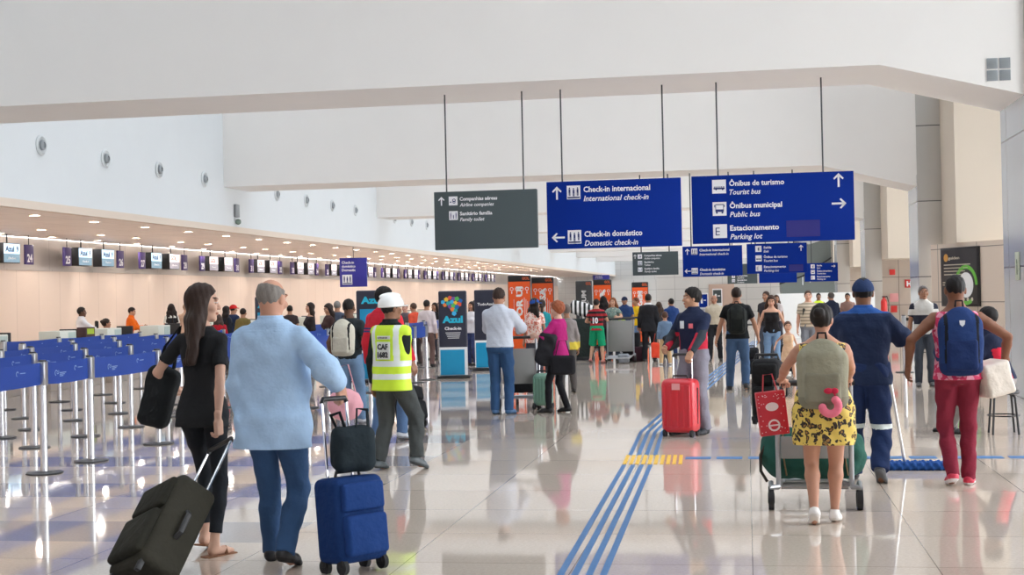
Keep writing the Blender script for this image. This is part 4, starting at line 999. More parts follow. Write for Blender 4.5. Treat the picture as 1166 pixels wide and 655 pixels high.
otem(719, 738, 321.5, 44, 'orange totem behind the man in the black suit', 'VIAGEM', '', 0)
for x0, x1, yt, lab in ((795, 806, 334, 'white and blue self-service terminal behind the man with the red suitcase'), (811, 822, 329, 'white and grey self-service terminal behind the man in the tan shirt')):
    a, b = PY(x0, yt, 55), PY(x1, yt, 55); w = b.x-a.x; t = empty('service_terminal', (a.x+w/2, 55, 0)); tag(t, lab, 'terminal')
    MB().box((-w/2, 0, 0), (w/2, .3, a.z), .02).build('cabinet', WHITEP, t); MB().box((-w*.42, -.01, a.z-.55), (w*.42, 0, a.z-.05)).build('screen', BLUE if x0 < 800 else GREYS, t)
    MB().box((-w*.45, -.25, .9), (w*.45, 0, .96), .01).build('shelf', STEEL, t)
    W = Writing(); W.rect(-w*.25, a.z-.4, -w*.05, a.z-.2); W.rect(w*.05, a.z-.3, w*.3, a.z-.26); W.build('symbols', SW, t, y=-.011)
# ------------------------------------------------------------------ check-in desks
CREAM = mat('desk_cream', srgb(216, 218, 208), .4, noise=.03); DESKT = mat('desk_top', srgb(200, 194, 184), .25, noise=.05); DESKB = mat('desk_front', srgb(186, 176, 166), .45, noise=.05)
LIME = mat('lime_sticker', srgb(170, 196, 60), .5); MAROON = mat('dark_panel', srgb(70, 44, 44), .5)
def desk(y, i, co=0):
    t = empty('check_in_desk', (-13.0, y, 0)); lab = 'pale check-in desk with raised cream cabinet under the numbered screens'
    tag(t, lab, 'desk', 'check-in desks along the beige wall')
    MB().box((-.33, -1.15, 0), (0, 1.15, .76), .01).build('counter', DESKB, t); MB().box((-.8, -1.2, .76), (.08, 1.2, .81), .012).build('worktop', DESKT, t)
    MB().box((-.55, -.55+co, .81), (-.1, .12+co, 1.12), .015).build('cabinet', CREAM, t)
    MB().box((-.098, -.22+co, .84), (-.092, .08+co, 1.09), 0).build('glass_panel', mat('pale_glass', srgb(196, 210, 204), .15), t)
    MB().box((-.66, .5, .81), (-.3, .58, 1.14), .01).box((-.52, .56, .81), (-.42, .72, .85)).build('screen_back', BLACKP, t)
    return t
for i, y in enumerate((20.7, 23.3, 25.9, 28.5, 31.1, 33.7, 36.3, 38.9, 41.5, 44.1, 46.7, 49.3, 51.9, 54.5, 57.1)): desk(y, i, {3: -.55, 4: -.6}.get(i, 0))
t = empty('sticker_cabinet', (-13.05, 26.68, .811)); tag(t, 'dark box with lime stickers standing between the cream desk cabinets', 'box')
MB().box((-.2, -.35, 0), (0, .05, .36), .01).build('case', MAROON, t); MB().box((0, -.3, .22), (.004, .0, .33)).box((0, -.3, .04), (.004, -.05, .12)).build('sticker', LIME, t)
def office_chair(x, y, rz, label):
    t = empty('office_chair', (x, y, 0), rad(rz)); tag(t, label, 'chair'); B_ = cloth(38, 38, 40)
    MB().box((-.24, -.24, .46), (.24, .24, .54), .035, 3).build('seat', B_, t); MB().box((-.22, -.30, .62), (.22, -.24, 1.25), .03, 3).build('backrest', B_, t)
    MB().cyl((0, 0, .1), (0, 0, .46), .03).cyl((0, -.27, .5), (0, -.29, .75), .015).build('column', BLACKP, t)
    for k in range(5):
        a = rad(72*k); MB().cyl((0, 0, .12), (.28*math.cos(a), .28*math.sin(a), .06), .018).cyl((.28*math.cos(a), .28*math.sin(a)-.015, .03), (.28*math.cos(a), .28*math.sin(a)+.015, .03), .03).build('leg', BLACKP, t)
office_chair(-14.5, 25.4, -70, 'black office chair behind the desk left of the man in the white shirt'.replace('left of', 'next to')); office_chair(-14.6, 30.6, -60, 'black office chair between the seated agent and the man in orange')
# ------------------------------------------------------------------ right side: poster, alarm signs, extinguisher, wall with the advert
p0, p1 = PY(1068, 300, 34.6), PY(1141, 300, 33.0)
d = (p1-p0); d.z = 0; L = d.length; ang = math.atan2(d.y, d.x)-rad(12)
e = bpy.data.objects.new('wall_advert', MB().box((-.3, 0, 0), (L+3.0, .2, 2.62)).build('tmpwall', GREYP).data); bpy.data.objects.remove(bpy.data.objects['tmpwall']); C.objects.link(e)
e.location = (p0.x, p0.y, 0); e.rotation_euler = (0, 0, ang); e['kind'] = 'structure'
mpan = panel_mat('light_wall_panels', (222, 206, 190), 1.6, 1.25, (218, 202, 186), (130, 122, 112), .45, .1, axis='XZ', msize=.01); e.data.materials.clear(); e.data.materials.append(mpan)
def onplane(px, py):
    r_ = ray(px, py); n = Vector((-math.sin(ang), math.cos(ang), 0)); O = Vector((0, 0, EYE)); D = Vector(r_); tt = (Vector((p0.x, p0.y, 0))-O).dot(n)/D.dot(n); return O+D*tt
A, B_, Cc = onplane(1073, 283), onplane(1116, 280), onplane(1075, 349)
w = (Vector((B_.x, B_.y, 0))-Vector((A.x, A.y, 0))).length; h = A.z-Cc.z
t = empty('advert_poster', (A.x, A.y, Cc.z)); t.rotation_euler = (0, 0, ang); tag(t, 'dark framed advert poster with a green ring on the grey wall', 'poster')
MB().box((0, -.06, 0), (w, -.001, h), .012).build('frame', mat('poster_frame', srgb(34, 34, 36), .4), t)
MB().box((.05, -.066, .05), (w-.05, -.06, h-.05)).build('sheet', mat('poster_sheet', srgb(52, 50, 50), .3, noise=.1), t)
W = Writing(); W.text('guiden', w*.22, h*.80, h*.05, w*.3, bold=.03); PIK = mat('poster_ink', srgb(206, 196, 176), .5)
for x0_, z0_, x1_ in [(.1, .70-.055*i, .80-.07*i) for i in range(4)]+[(.06, .40, .3), (.06, .36, .28)]: W2 = Writing(); W2.rect(w*x0_, h*z0_, w*x1_, h*(z0_+.015)); W2.build('text_line', PIK, t, y=-.067)
for i in range(4): W2 = Writing(); W2.disc(w*(.5+.11*i), h*.12, w*.03, 10); W2.build('badge', PIK, t, y=-.067)
W.build('lettering', mat('poster_ink', srgb(206, 196, 176), .5), t, y=-.067)
W = Writing(); W.ring(w*.68, h*.36, w*.24, w*.30, 40, 0, 300); W.build('ring', mat('ring_green', srgb(110, 190, 70), .5), t, y=-.067)
W = Writing(); W.disc(w*.68, h*.36, w*.19, 32); W.build('disc', WHITEP, t, y=-.067)
W = Writing(); W.disc(w*.16, h*.83, w*.06, 12); W.build('emblem', mat('emblem_gold', srgb(210, 150, 70), .5), t, y=-.067)
def wallplate(px, py, Y, w, h, m, name, label, txt=None, tm=None, cat='sign'):
    p = PY(px, py, Y); t = empty(name, (p.x, Y, p.z)); tag(t, label, cat); MB().box((-w/2, -.02, -h/2), (w/2, 0, h/2), .006).build('plate', m, t)
    if txt: W = Writing(); W.text(txt, 0, -h*.3, h*.6, bold=.09, align='CENTER'); W.build('lettering', tm or SW, t, y=-.021)
    return t
RED = mat('signal_red', srgb(214, 52, 48), .4)
yc = BY[2]+.015
wallplate(1035, 323, BY[2]+.19, .29, .29, RED, 'hydrant_sign', 'small red square sign with a white letter on the grey wall', 'H')
wallplate(1016, 310, yc, .20, .20, RED, 'alarm_button', 'small red alarm box on the grey column above the extinguisher', None, cat='alarm')
wallplate(1016, 289, yc, .30, .30, WHITEP, 'wall_plate', 'small white square plate high on the grey column', None, cat='plate')
wallplate(1018, 339, yc, .30, .30, mat('pink_plate', srgb(226, 160, 160), .5), 'extinguisher_sign', 'small pink and white square sign beside the extinguisher', None)
wallplate(1018, 352, yc, .22, .24, RED, 'alarm_box', 'red box low on the grey column beside the extinguisher', None, cat='alarm')
p = PY(1007, 363, 50.6); t = empty('fire_extinguisher', (p.x, 50.6, 0)); tag(t, 'red fire extinguisher on a stand before the grey column', 'fire extinguisher')
MB().lathe([(.02, .62), (.10, .64), (.11, .68), (.11, 1.12), (.09, 1.2), (.035, 1.25), (.03, 1.3)], 20).build('cylinder', RED, t)
MB().tube([(0, 0, 1.3), (.1, -.05, 1.33), (.16, -.05, 1.1), (.14, -.05, .8)], .016).box((-.06, -.03, 1.29), (.1, .03, 1.33), .01).build('hose', BLACKP, t); MB().cyl((0, .0, 0), (0, 0, .62), .02).lathe([(.16, 0), (.16, .02), (.02, .03)], 16).build('stand', STEEL, t)
p = PY(1128, 313, 21.9)
t = empty('wall_socket_panel', (4.40+.02, BY[0]+.5, 0)); bpy.data.objects.remove(t)
q = PX(1159, 303, 3.815); t = empty('pictogram_plate', (q.x, q.y, q.z)); t.rotation_euler = (0, 0, rad(-90)); tag(t, 'small pale green pictogram plate on the steel column by the white box', 'sign')
MB().box((-.14, -.012, -.20), (.14, 0, .20), .004).build('plate', plain(214, 224, 204, .5), t); W = Writing(); W.disc(0, .06, .04, 12); W.rect(-.03, -.12, .03, .02); W.build('symbol', plain(90, 120, 84, .5), t, y=-.013)
q = PX(268, 247, -13.8); t = empty('wall_device', (q.x, q.y, q.z)); t.rotation_euler = (0, 0, rad(90)); tag(t, 'small grey device with a round lens on the high wall over the desks', 'device')
MB().box((-.13, -.09, -.02), (.13, 0, .34), .02).build('housing', GREYN, t); MB().ball((0, -.08, -.14), .08).build('lens_dome', plain(120, 140, 130, .2), t)
# escalator block far behind the small signs
def esc():
    Y = 82; a = PY(928, 322, Y); b = PY(985, 322, Y); hb = PY(985, 282, Y).z; ht = PY(945, 272, Y).z; z0 = .0
    t = empty('escalator_block', (0, Y, 0)); tag(t, 'dark grey escalator block far away under the small blue signs', 'escalator')
    l = a.x-1.5; r = b.x+.3
    MB().prism([(l, 0), (r, 0), (r, hb), (l+2.2, ht), (l-.5, ht-.8), (l-.5, 2.2)], Y, Y+6, 'Y').build('housing', mat('escalator_grey', srgb(112, 120, 118), .5, noise=.05), t, loc=(0, -Y, 0))
    MB().tube([(l-3, Y-.3, 1.2), (l+.8, Y-.3, 2.4), (l+2.4, Y-.3, 3.4), (r, Y-.3, 3.5)], .05).build('handrail', BLACKP, t, loc=(0, -Y, 0))
    mb = MB()
    for k in range(9): mb.cyl((l+.8+k*.42, Y-.3, 1.9+k*.14), (l+.8+k*.42, Y-.3, 2.4+min(k*.25, 1.05)), .025, seg=8)
    mb.build('balusters', STEEL, t, loc=(0, -Y, 0))
esc()
# ------------------------------------------------------------------ luggage
def frame_from(up, front):
    z = Vector(up).normalized(); y = -(Vector(front)-z*Vector(front).dot(z)).normalized(); x = y.cross(z)
    return Matrix((x, y, z)).transposed().to_4x4()
def suitcase(label, base, up, front, w, d, h, col, style='soft', ext=.35, wheels=2, lod=0, col2=None, sticker=None, cat='suitcase', name='suitcase', hw=.62, wheelz=.05, group=None):
    """base: point on the floor under the wheels; local: x width, -y front, z up along the case"""
    M = frame_from(up, front); t = empty(name); t.matrix_world = Matrix.Translation(base) @ M; tag(t, label, cat, group)
    m = cloth(*col) if style == 'soft' else mat('shell_%d_%d_%d' % col, srgb(*col), .32, noise=.05, coat=.4)
    m2 = cloth(*(col2 or tuple(int(c*.8) for c in col))); z0 = wheelz
    mb = MB().box((-w/2, -d/2, z0), (w/2, d/2, z0+h), .05 if style == 'soft' else .07, 4)
    if style == 'hard':
        for k in range(5):
            x = -w*.36+k*w*.18; mb.box((x-w*.045, -d/2-.008, z0+.07), (x+w*.045, -d/2+.02, z0+h-.07), .008)
    mb.build('shell', m, t)
    if style == 'soft':
        MB().box((-w*.42, -d/2-.045, z0+h*.08), (w*.42, -d/2+.02, z0+h*.56), .028, 3).build('front_pocket', m2, t)
        MB().box((-w*.42, -d/2-.03, z0+h*.60), (w*.42, -d/2+.02, z0+h*.93), .022, 3).build('top_pocket', m2, t)
        mb = MB(); P = [(-w/2+.02, -d*.2, z0+.03), (-w/2+.02, -d*.2, z0+h-.02), (w/2-.02, -d*.2, z0+h-.02), (w/2-.02, -d*.2, z0+.03)]
        pts = []
        for k in range(4):
            a, b = Vector(P[k]), Vector(P[(k+1) % 4]); pts += [a.lerp(b, f) for f in (.06, .5, .94)]
        o_ = [Vector((p.x*1.045, p.y, z0+h/2+(p.z-z0-h/2)*1.035)) for p in pts]
        mb.tube(o_, .008, closed=True, seg=6).build('zip', BLACKP, t)
        MB().tube([(w*.5, 0, z0+h*.35), (w*.5+.035, 0, z0+h*.40), (w*.5+.035, 0, z0+h*.6), (w*.5, 0, z0+h*.65)], .012, flat=(.010, .018)).build('side_handle', BLACKP, t)
    else:
        MB().tube([(-w*.49, d*.0, z0+.1), (-w*.505, 0, z0+h-.1)], .01).tube([(w*.49, 0, z0+.1), (w*.505, 0, z0+h-.1)], .01).box((-w/2-.002, -.008, z0+h*.5), (-w/2, .008, z0+h*.5+.01)).build('zip', BLACKP, t)
    MB().tube([(-.09, 0, z0+h-.01), (-.08, 0, z0+h+.03), (.08, 0, z0+h+.03), (.09, 0, z0+h-.01)], .011).build('carry_handle', BLACKP, t)
    if ext > 0:
        hs = w*hw/2; hy = d*.30
        mb = MB()
        for sx in (-1, 1): mb.cyl((sx*hs, hy, z0+h-.05), (sx*hs, hy, z0+h+ext), .009, seg=10)
        mb.build('handle_rods', CHROME, t); MB().tube([(-hs, hy, z0+h+ext), (-hs*.9, hy, z0+h+ext+.025), (hs*.9, hy, z0+h+ext+.025), (hs, hy, z0+h+ext)], .015, seg=10).build('grip', BLACKP, t)
    r = min(.045, wheelz*.95)
    for sx in (-1, 1):
        for sy in ((1, -1) if wheels == 4 else (1,)):
            MB().cyl((sx*w*.40-.014, sy*d*.34, r), (sx*w*.40+.014, sy*d*.34, r), r, seg=18).box((sx*w*.40-.022, sy*d*.34-.02, r), (sx*w*.40+.022, sy*d*.34+.02, z0+.03), .005).build('wheel', RUBBER, t)
    if wheels == 2:
        for sx in (-1, 1): MB().box((sx*w*.38-.02, -d*.38-.015, 0), (sx*w*.38+.02, -d*.38+.015, z0+.02), .005).build('foot', BLACKP, t)
    if sticker: MB().box((-w*.12, -d/2-.0115, z0+h*.80), (w*.12, -d/2-.008, z0+h*.92)).build('sticker', plain(*sticker, .5), t)
    return t
def soft_bag(name, label, c, r, col, R=None, strap=None, cat='bag', rnd=.05, v=.009, pocket=None, wr=.006, box_=True, group=None, col2=None, base=None):
    t = empty(name, c); tag(t, label, cat, group); F = Field(); R = np.eye(3) if R is None else R
    F.ell((0, 0, 0), r, R, .02, box=box_, rnd=min(rnd, min(r)*.98)); F.post.append(wrinkle(wr, 1, len(label)))
    link_mesh('bag_body', np_mesh('bag_body', [F.mesh(v)]), cloth(*col), t)
    if pocket:
        F = Field(); F.ell(R@np.array([0, -r[1]*.95, -r[2]*.3]), (r[0]*.7, r[1]*.35, r[2]*.5), R, .02, box=True, rnd=.02); link_mesh('pocket', np_mesh('pocket', [F.mesh(v)]), cloth(*(col2 or col)), t)
    for i, pts in enumerate(strap or []):
        MB().tube([Vector(p)-Vector(c) for p in pts], .012, flat=(.006, .014)).build('strap', cloth(*tuple(int(q*.8) for q in col)), t)
    return t
ALU = mat('trolley_alu', srgb(170, 172, 176), .35, .7, noise=.04); TGREY = mat('trolley_panel', srgb(136, 136, 134), .5, noise=.04)
def trolley(label, p, rz, panel=True, w=.58, hh=1.02, L=.95, pcol=None, pz=(.40, .92), group=None, wo=.03):
    """airport luggage trolley; local -y is the handle end, +y the front"""
    t = empty('luggage_trolley', (p[0], p[1], 0), rad(rz)); tag(t, label, 'trolley', group); mb = MB()
    mb.tube([(-w/2, 0, hh), (-w/2, .05, .55), (-w/2, .08, .18), (-w/2+.06, L, .12)], .018).tube([(w/2, 0, hh), (w/2, .05, .55), (w/2, .08, .18), (w/2-.06, L, .12)], .018)
    for y in (.15, .4, .65, L-.03): mb.cyl((-w/2+.02, y, .16-.03*y), (w/2-.02, y, .16-.03*y), .013, seg=8)
    mb.build('frame', ALU, t)
    MB().cyl((-w/2-.03, 0, hh), (w/2+.03, 0, hh), .022).build('push_bar', BLACKP, t)
    if panel: MB().box((-w/2+.02, .03, pz[0]), (w/2-.02, .05, pz[1]), .006).build('panel', pcol or TGREY, t)
    for sx in (-1, 1):
        MB().cyl((sx*w/2-.02+sx*wo, .10, .085), (sx*w/2+.02+sx*wo, .10, .085), .085, seg=24).cyl((sx*w/2-.024+sx*wo, .10, .085), (sx*w/2+.024+sx*wo, .10, .085), .04).build('wheel', RUBBER, t)
        MB().tube([(sx*w/2, .08, .17), (sx*(w/2+wo), .03, .17), (sx*(w/2+wo), .10, .195), (sx*(w/2+wo), .18, .16)], .02).build('wheel_guard', ALU, t)
    MB().cyl((-.02, L-.08, .05), (.02, L-.08, .05), .05, seg=18).build('front_wheel', RUBBER, t)
    return t
# ------------------------------------------------------------------ patterned cloths
def stripes(name, ca, cb, w, axis='Z', duty=.5, rough=.85):
    m, nt, b = nodemat(name); L = nt.links.new; N = nt.nodes.new
    tc = N('ShaderNodeTexCoord'); sp = N('ShaderNodeSeparateXYZ'); L(tc.outputs['Object'], sp.inputs[0])
    md = N('ShaderNodeMath'); md.operation = 'FRACT'; dv = N('ShaderNodeMath'); dv.operation = 'DIVIDE'; dv.inputs[1].default_value = w
    L(sp.outputs[axis], dv.inputs[0]); L(dv.outputs[0], md.inputs[0]); gt = N('ShaderNodeMath'); gt.operation = 'GREATER_THAN'; gt.inputs[1].default_value = duty; L(md.outputs[0], gt.inputs[0])
    mx = N('ShaderNodeMix'); mx.data_type = 'RGBA'; mx.inputs['A'].default_value = (*srgb(*ca), 1); mx.inputs['B'].default_value = (*srgb(*cb), 1); L(gt.outputs[0], mx.inputs['Factor']); L(mx.outputs['Result'], b.inputs['Base Color'])
    b.inputs['Roughness'].default_value = rough; return m
def spots(name, base, ring, core, scale):
    m, nt, b = nodemat(name); L = nt.links.new; N = nt.nodes.new
    tc = N('ShaderNodeTexCoord'); nz = N('ShaderNodeTexNoise'); nz.inputs['Scale'].default_value = scale*.8; L(tc.outputs['Object'], nz.inputs['Vector'])
    ad = N('ShaderNodeMix'); ad.data_type = 'RGBA'; ad.inputs['Factor'].default_value = .07; L(tc.outputs['Object'], ad.inputs['A']); L(nz.outputs['Color'], ad.inputs['B'])
    v = N('ShaderNodeTexVoronoi'); v.inputs['Scale'].default_value = scale; L(ad.outputs['Result'], v.inputs['Vector'])
    cr = N('ShaderNodeValToRGB'); e = cr.color_ramp; e.interpolation = 'CONSTANT'; e.elements[0].position = 0; e.elements[0].color = (*srgb(*core), 1); e.elements[1].position = .24; e.elements[1].color = (*srgb(*ring), 1)
    x = e.elements.new(.46); x.color = (*srgb(*base), 1); L(v.outputs['Distance'], cr.inputs[0]); L(cr.outputs[0], b.inputs['Base Color']); b.inputs['Roughness'].default_value = .7; return m
LEO = spots('leopard_cloth', (226, 196, 96), (44, 34, 30), (160, 118, 56), 25)
def PYc(px, py, y): return PY(px, py, y)
def stand(px, yh, Y, heading, label, **k):
    p = PY(px, yh, Y); k.setdefault('lod', 2); hh = k.pop('h', None) or max(1.0, min(p.z, 1.86))
    return person((p.x, Y, 0), heading, hh, label, **k)
def W_(px, py, Y): return {'w': PY(px, py, Y)}
JEANS = (58, 82, 118)
# 1 --- woman in black, dark case behind her
g = G(229, 632); y1 = g.y
wrist = PY(248, 490, y1-.20)
wb = person((g.x+.035, g.y), -6, 1.72, 'person in a black T-shirt with long dark hair, pulling the olive black case', sex='f', skin=(206, 164, 142), lod=0, head=(-62, 2), legw=.95, wide=.88,
            feet=((-.08, .14, 12, 6), (.075, -.03, 0, -22)), hands=({'l': (-.26, .20, 1.02), 'hint': (-1, -.6, -.4), 'fd': (.5, .8, 0)}, {'w': wrist, 'hint': (.6, -1, 0), 'curl': .85, 'fd': (0, .08, -1), 'pn': (-1, .1, 0)}),
            top=dict(col=(36, 37, 39), sleeve='short', hem=-.115, e=.010, wr=.006, slen=.66), bottom=dict(col=(34, 37, 42), slim=.80, e=.005, cuff=-.07, flare=.040), shoes=None, hair=('long', (52, 38, 32)))
for (Hh, K, A, Rf) in wb['legs']:
    mb = MB(); M = Matrix([list(r) for r in Rf]).to_4x4(); M.translation = Vector(A)
    mb.box((-.04, -.085, -.082), (.042, .155, -.070), .005, M=M); mb.tube([(-.045, .06, -.07), (-.03, .07, -.035), (.01, .075, -.028), (.045, .06, -.07)], .01, flat=(.004, .012), M=M)
    mb.build('sandal', cloth(140, 100, 76), wb['root'])
grip = Vector(wrist)+Vector((-.045, -.01, -.045))
base = G(156, 668); up = grip-base; Ltot = up.length
suitcase('olive black soft case tilted and pulled by the person in black', base, up, (-.55, -.15, 1), .42, .27, .62, (56, 54, 46), ext=Ltot-.62-.05-.02, lod=0)
soft_bag('handbag', 'slouchy black handbag on the far arm of the person in black', PY(181, 452, y1+.12), (.10, .075, .20), (34, 37, 39), Ry(16), strap=[[PY(176, 432, y1+.1), PY(188, 395, y1+.06), PY(205, 372, y1+.03), PY(198, 420, y1+.15)]], rnd=.05)
# 2 --- man in light blue shirt, blue case
g = G(315, 645); y2 = g.y
lw = PY(281, 492, y2+.05); rw = PY(387, 440, y2+.08)
mb_ = person((g.x, g.y), -3, 1.76, 'balding person in an untucked light blue shirt and jeans', sex='m', skin=(196, 146, 122), lod=0, belly=.05, wide=1.13, head=(-10, 5), twist=-2,
             feet=((-.10, .18, 0, 5), (.10, -.10, 16, -8)), hands=({'w': lw, 'hint': (-.7, -1, 0), 'curl': .5}, {'w': rw, 'hint': (.6, -1, -.2), 'curl': .9, 'fd': (.1, .2, -1), 'pn': (-.9, .3, 0)}),
             top=dict(col=(168, 197, 228), sleeve='long', cufff=.84, hem=-.215, collar=1, box=.202, e=.022, wr=.008, sw=1.22, name='shirt'), bottom=dict(col=(58, 86, 124), e=.010, wr=.008, cuff=.03, waist=.0), shoes=(36, 34, 36), hair=('bald', (124, 118, 112)))
base = G(404, 651); top = Vector(rw)+Vector((-.01, .0, -.09)); up = top-base
suitcase('blue soft suitcase with a black bag on top', base, (up.x*.55, up.y*.3, up.z), (.80, -.60, 0), .36, .25, .50, (22, 52, 104), ext=.44, wheels=4, lod=0, col2=(26, 58, 116), wheelz=.06, hw=.5)
bc_ = PY(402, 511, base.y+.04)
soft_bag('handbag', 'glossy black bag set on top of the blue suitcase', bc_, (.13, .08, .135), (36, 46, 52), Rz(35), rnd=.06,
         strap=[[bc_+Vector((-.09, -.0, .10)), bc_+Vector((-.12, -.04, .20)), bc_+Vector((-.06, -.06, .22)), bc_+Vector((-.03, -.05, .12))], [bc_+Vector((.03, -.03, .12)), bc_+Vector((.04, -.04, .24)), bc_+Vector((.09, 0, .23)), bc_+Vector((.09, .02, .11))]])
# 3 --- person with white helmet and high-visibility vest
g = G(449, 536); y3 = g.y
def vest(info, col, e=.034, hem=-.14):
    s = info['s']; F = Field(); pel, Rt = info['pel'], info['Rt']; w = np.array(info['w']); d = np.array(info['d'])
    zs = np.append((hem-.03)*s, info['zs'][1:]); F.loft(pel, Rt, zs, np.append(w[1]*1.1, np.maximum(w[1:], .168*s*(info['zs'][1:] < .40*s))), np.append(d[1]*1.08, np.maximum(d[1:], .118*s*(info['zs'][1:] < .36*s))), info['yy'], e=e*s, k=.02)
    for i, sx in enumerate((-1, 1)):
        S = info['arms'][i][0]; F.ell(S+Rt@np.array([sx*.075, 0, -.05])*s, np.array([.085, .115, .15])*s, Rt, .012*s, sub=True)
        F.cone(S, S+Rt@np.array([-sx*.06, 0, .03])*s, .066*s, .06*s, .03*s)
    up = Rt@np.array([0, 0, 1.]); a = info['tl'](0, 0, hem); b = info['tl'](0, 0, .515)
    F.post.append(wrinkle(.005*s, s, 3)); F.cuts.append(lambda P: -((P[0]-a[0])*up[0]+(P[1]-a[1])*up[1]+(P[2]-a[2])*up[2])); F.cuts.append(lambda P: ((P[0]-b[0])*up[0]+(P[1]-b[1])*up[1]+(P[2]-b[2])*up[2]))
    def paint(x, y, z):
        p = [x-pel[0], y-pel[1], z-pel[2]]; X, Y, Z = [(Rt[0][j]*p[0]+Rt[1][j]*p[1]+Rt[2][j]*p[2])/s for j in range(3)]
        m = np.zeros(len(x), int); m[(np.abs(Z-.13) < .026) | (np.abs(Z+.0) < .026)] = 1; m[(np.abs(np.abs(X)-.135) < .027) & (Z > .15)] = 1; return m
    me = np_mesh('vest', [F.mesh(.0075)], paint); link_mesh('vest', me, [mat('hi_vis', srgb(206, 238, 52), .6, noise=.06, nscale=8), mat('reflective_tape', srgb(222, 230, 226), .35)], info['root'])
hm = person((g.x, g.y), -20, PY(440, 338, y3).z, 'worker in a white helmet and yellow safety vest numbered on the back', sex='m', skin=(150, 108, 84), lod=0, wide=1.02, head=(-28, -2),
            feet=((-.16, -.02, 6, 6), (.17, .12, 18, -12)), hands=(None, {'w': PY(456, 428, y3+.12), 'hint': (.8, -1, 0), 'curl': .45}),
            top=dict(col=(34, 38, 38), sleeve='long', hem=-.08, collar=1, e=.014), bottom=dict(col=(72, 76, 76), e=.020, wr=.008, cuff=.0), shoes=(96, 104, 108), hair=('short', (30, 26, 24), .008, ('helmet', (240, 240, 240))))
vest(hm, None)
def on_back(info, y=-.165, R=None):
    e = empty('tmp'); M = follow(info); return M
def back_writing(info, items, yoff, name='lettering', m=None, patch=None, front=False, par=None):
    s = info['s']; M = follow(info); W = Writing()
    for t_, x, z, h, w_ in items: W.text(t_, x*s, z*s, h*s, w_*s, bold=.05, align='CENTER')
    o = W.build(name, m or BLACKP, info['root']); F2 = Matrix.Translation((0, yoff*s, 0))
    if front: F2 = F2 @ Matrix.Rotation(math.pi, 4, 'Z')
    o.matrix_local = M @ F2; return o
M = follow(hm); s = hm['s']
o = MB().box((-.075*s, -.004, .175*s), (.085*s, .0, .35*s), .002).box((-.07*s, -.004, .375*s), (.085*s, 0, .41*s), .001).build('back_patch', mat('patch_white', srgb(226, 230, 224), .6), hm['root']); o.matrix_local = M @ Matrix.Translation((0, -.163*s, 0)) @ Matrix.Rotation(rad(-2), 4, 'X')
back_writing(hm, [('CAF', .005, .275, .055, .125), ('1682', .005, .195, .055, .125), ('CJ Figueiredo', .007, .385, .015, .12)], -.1695)
# 4 --- cream backpack man and red jacket man further on
g4 = PY(397, 340, 17.6)
bp = person((g4.x, 17.6), -8, PY(397, 340, 17.6).z, 'person in a dark T-shirt carrying a cream backpack in the queue', skin=(108, 74, 56), lod=1, feet=((-.1, 0, 0, 5), (.1, .1, 0, -5)), hands=({'l': (-.27, .05, .86)}, {'l': (.0+.24, .12, .88)}),
            top=dict(col=(40, 46, 50), sleeve='short', hem=-.04), bottom=dict(col=(112, 140, 172), e=.014), shoes=(200, 200, 205), hair=('buzz', (28, 24, 22)))
backpack(bp, 'cream backpack with black trim in the queue', (206, 202, 186), (188, 184, 170), w=.155, hgt=.235, dep=.075, lod=0, trim=(30, 30, 32))
pc = PY(393, 461, 14.2)
soft_bag('pink_bag', 'round pink bag hanging beside the worker in the safety vest', pc, (.19, .10, .17), (228, 166, 176), None, box_=False, strap=[[pc+Vector((-.10, 0, .13)), pc+Vector((-.04, 0, .40)), pc+Vector((.04, 0, .42)), pc+Vector((.12, 0, .12))]])
g5 = G(441, 502)
rj = person((g5.x, g5.y), -28, PY(441, 327, g5.y).z, 'person in a red jacket and jeans walking behind the worker in the white helmet', skin=(160, 116, 92), lod=1, wide=1.1, head=(-25, 0), feet=((-.12, -.05, 0, 5), (.12, .12, 8, -5)),
            hands=(None, {'l': (.34, .06, .88)}), top=dict(col=(206, 44, 60), sleeve='long', hem=-.10, collar=1, e=.026, sw=1.2, paint=([cloth(60, 66, 120)], lambda X, Y, Z: ((np.abs(Z-.33) < .012) | (np.abs(Z-.30) < .008)).astype(int))), bottom=dict(col=(84, 110, 146)), shoes=(196, 200, 206), hair=('short', (28, 24, 22), .014))
b5 = G(470, 487); suitcase('small black case tilted on its wheels beside the red jacket', b5, (-.22, .25, 1), (.9, -.4, 0), .36, .24, .48, (34, 36, 38), ext=.42, wheels=4, lod=1)
# 5 --- man at the trolley
g = G(571, 472); y6 = g.y
person((g.x, g.y), -8, PY(568, 328, y6).z, 'person in a pale shirt and jeans standing at a luggage trolley', skin=(176, 130, 104), lod=1, wide=1.08, feet=((-.09, .0, 0, 8), (.10, .03, 0, -12)), head=(0, 14),
       hands=({'l': (-.10, .38, 1.12), 'hint': (-1, -.6, -.6)}, {'l': (.16, .38, 1.12), 'hint': (1, -.6, -.6)}), top=dict(col=(198, 204, 216), sleeve='long', hem=-.02, collar=1, e=.020, sw=1.15), bottom=dict(col=(48, 78, 116), e=.012), shoes=(50, 90, 130), hair=('short', (56, 42, 36)))
tp = G(600, 468); trolley('trolley with a grey board between the man in the pale shirt and the magenta top', (tp.x-.14, tp.y+.25), 12, w=.50, L=.8, pz=(.36, .86))
bxp = Vector((tp.x-.02, tp.y+.52, .19))
soft_bag('black_bag', 'black bag lying on the trolley behind the grey board', bxp+Vector((-.18, .16, .19)), (.20, .14, .17), (30, 30, 32), Rz(12), v=.014)
g = G(637, 470); y7 = g.y
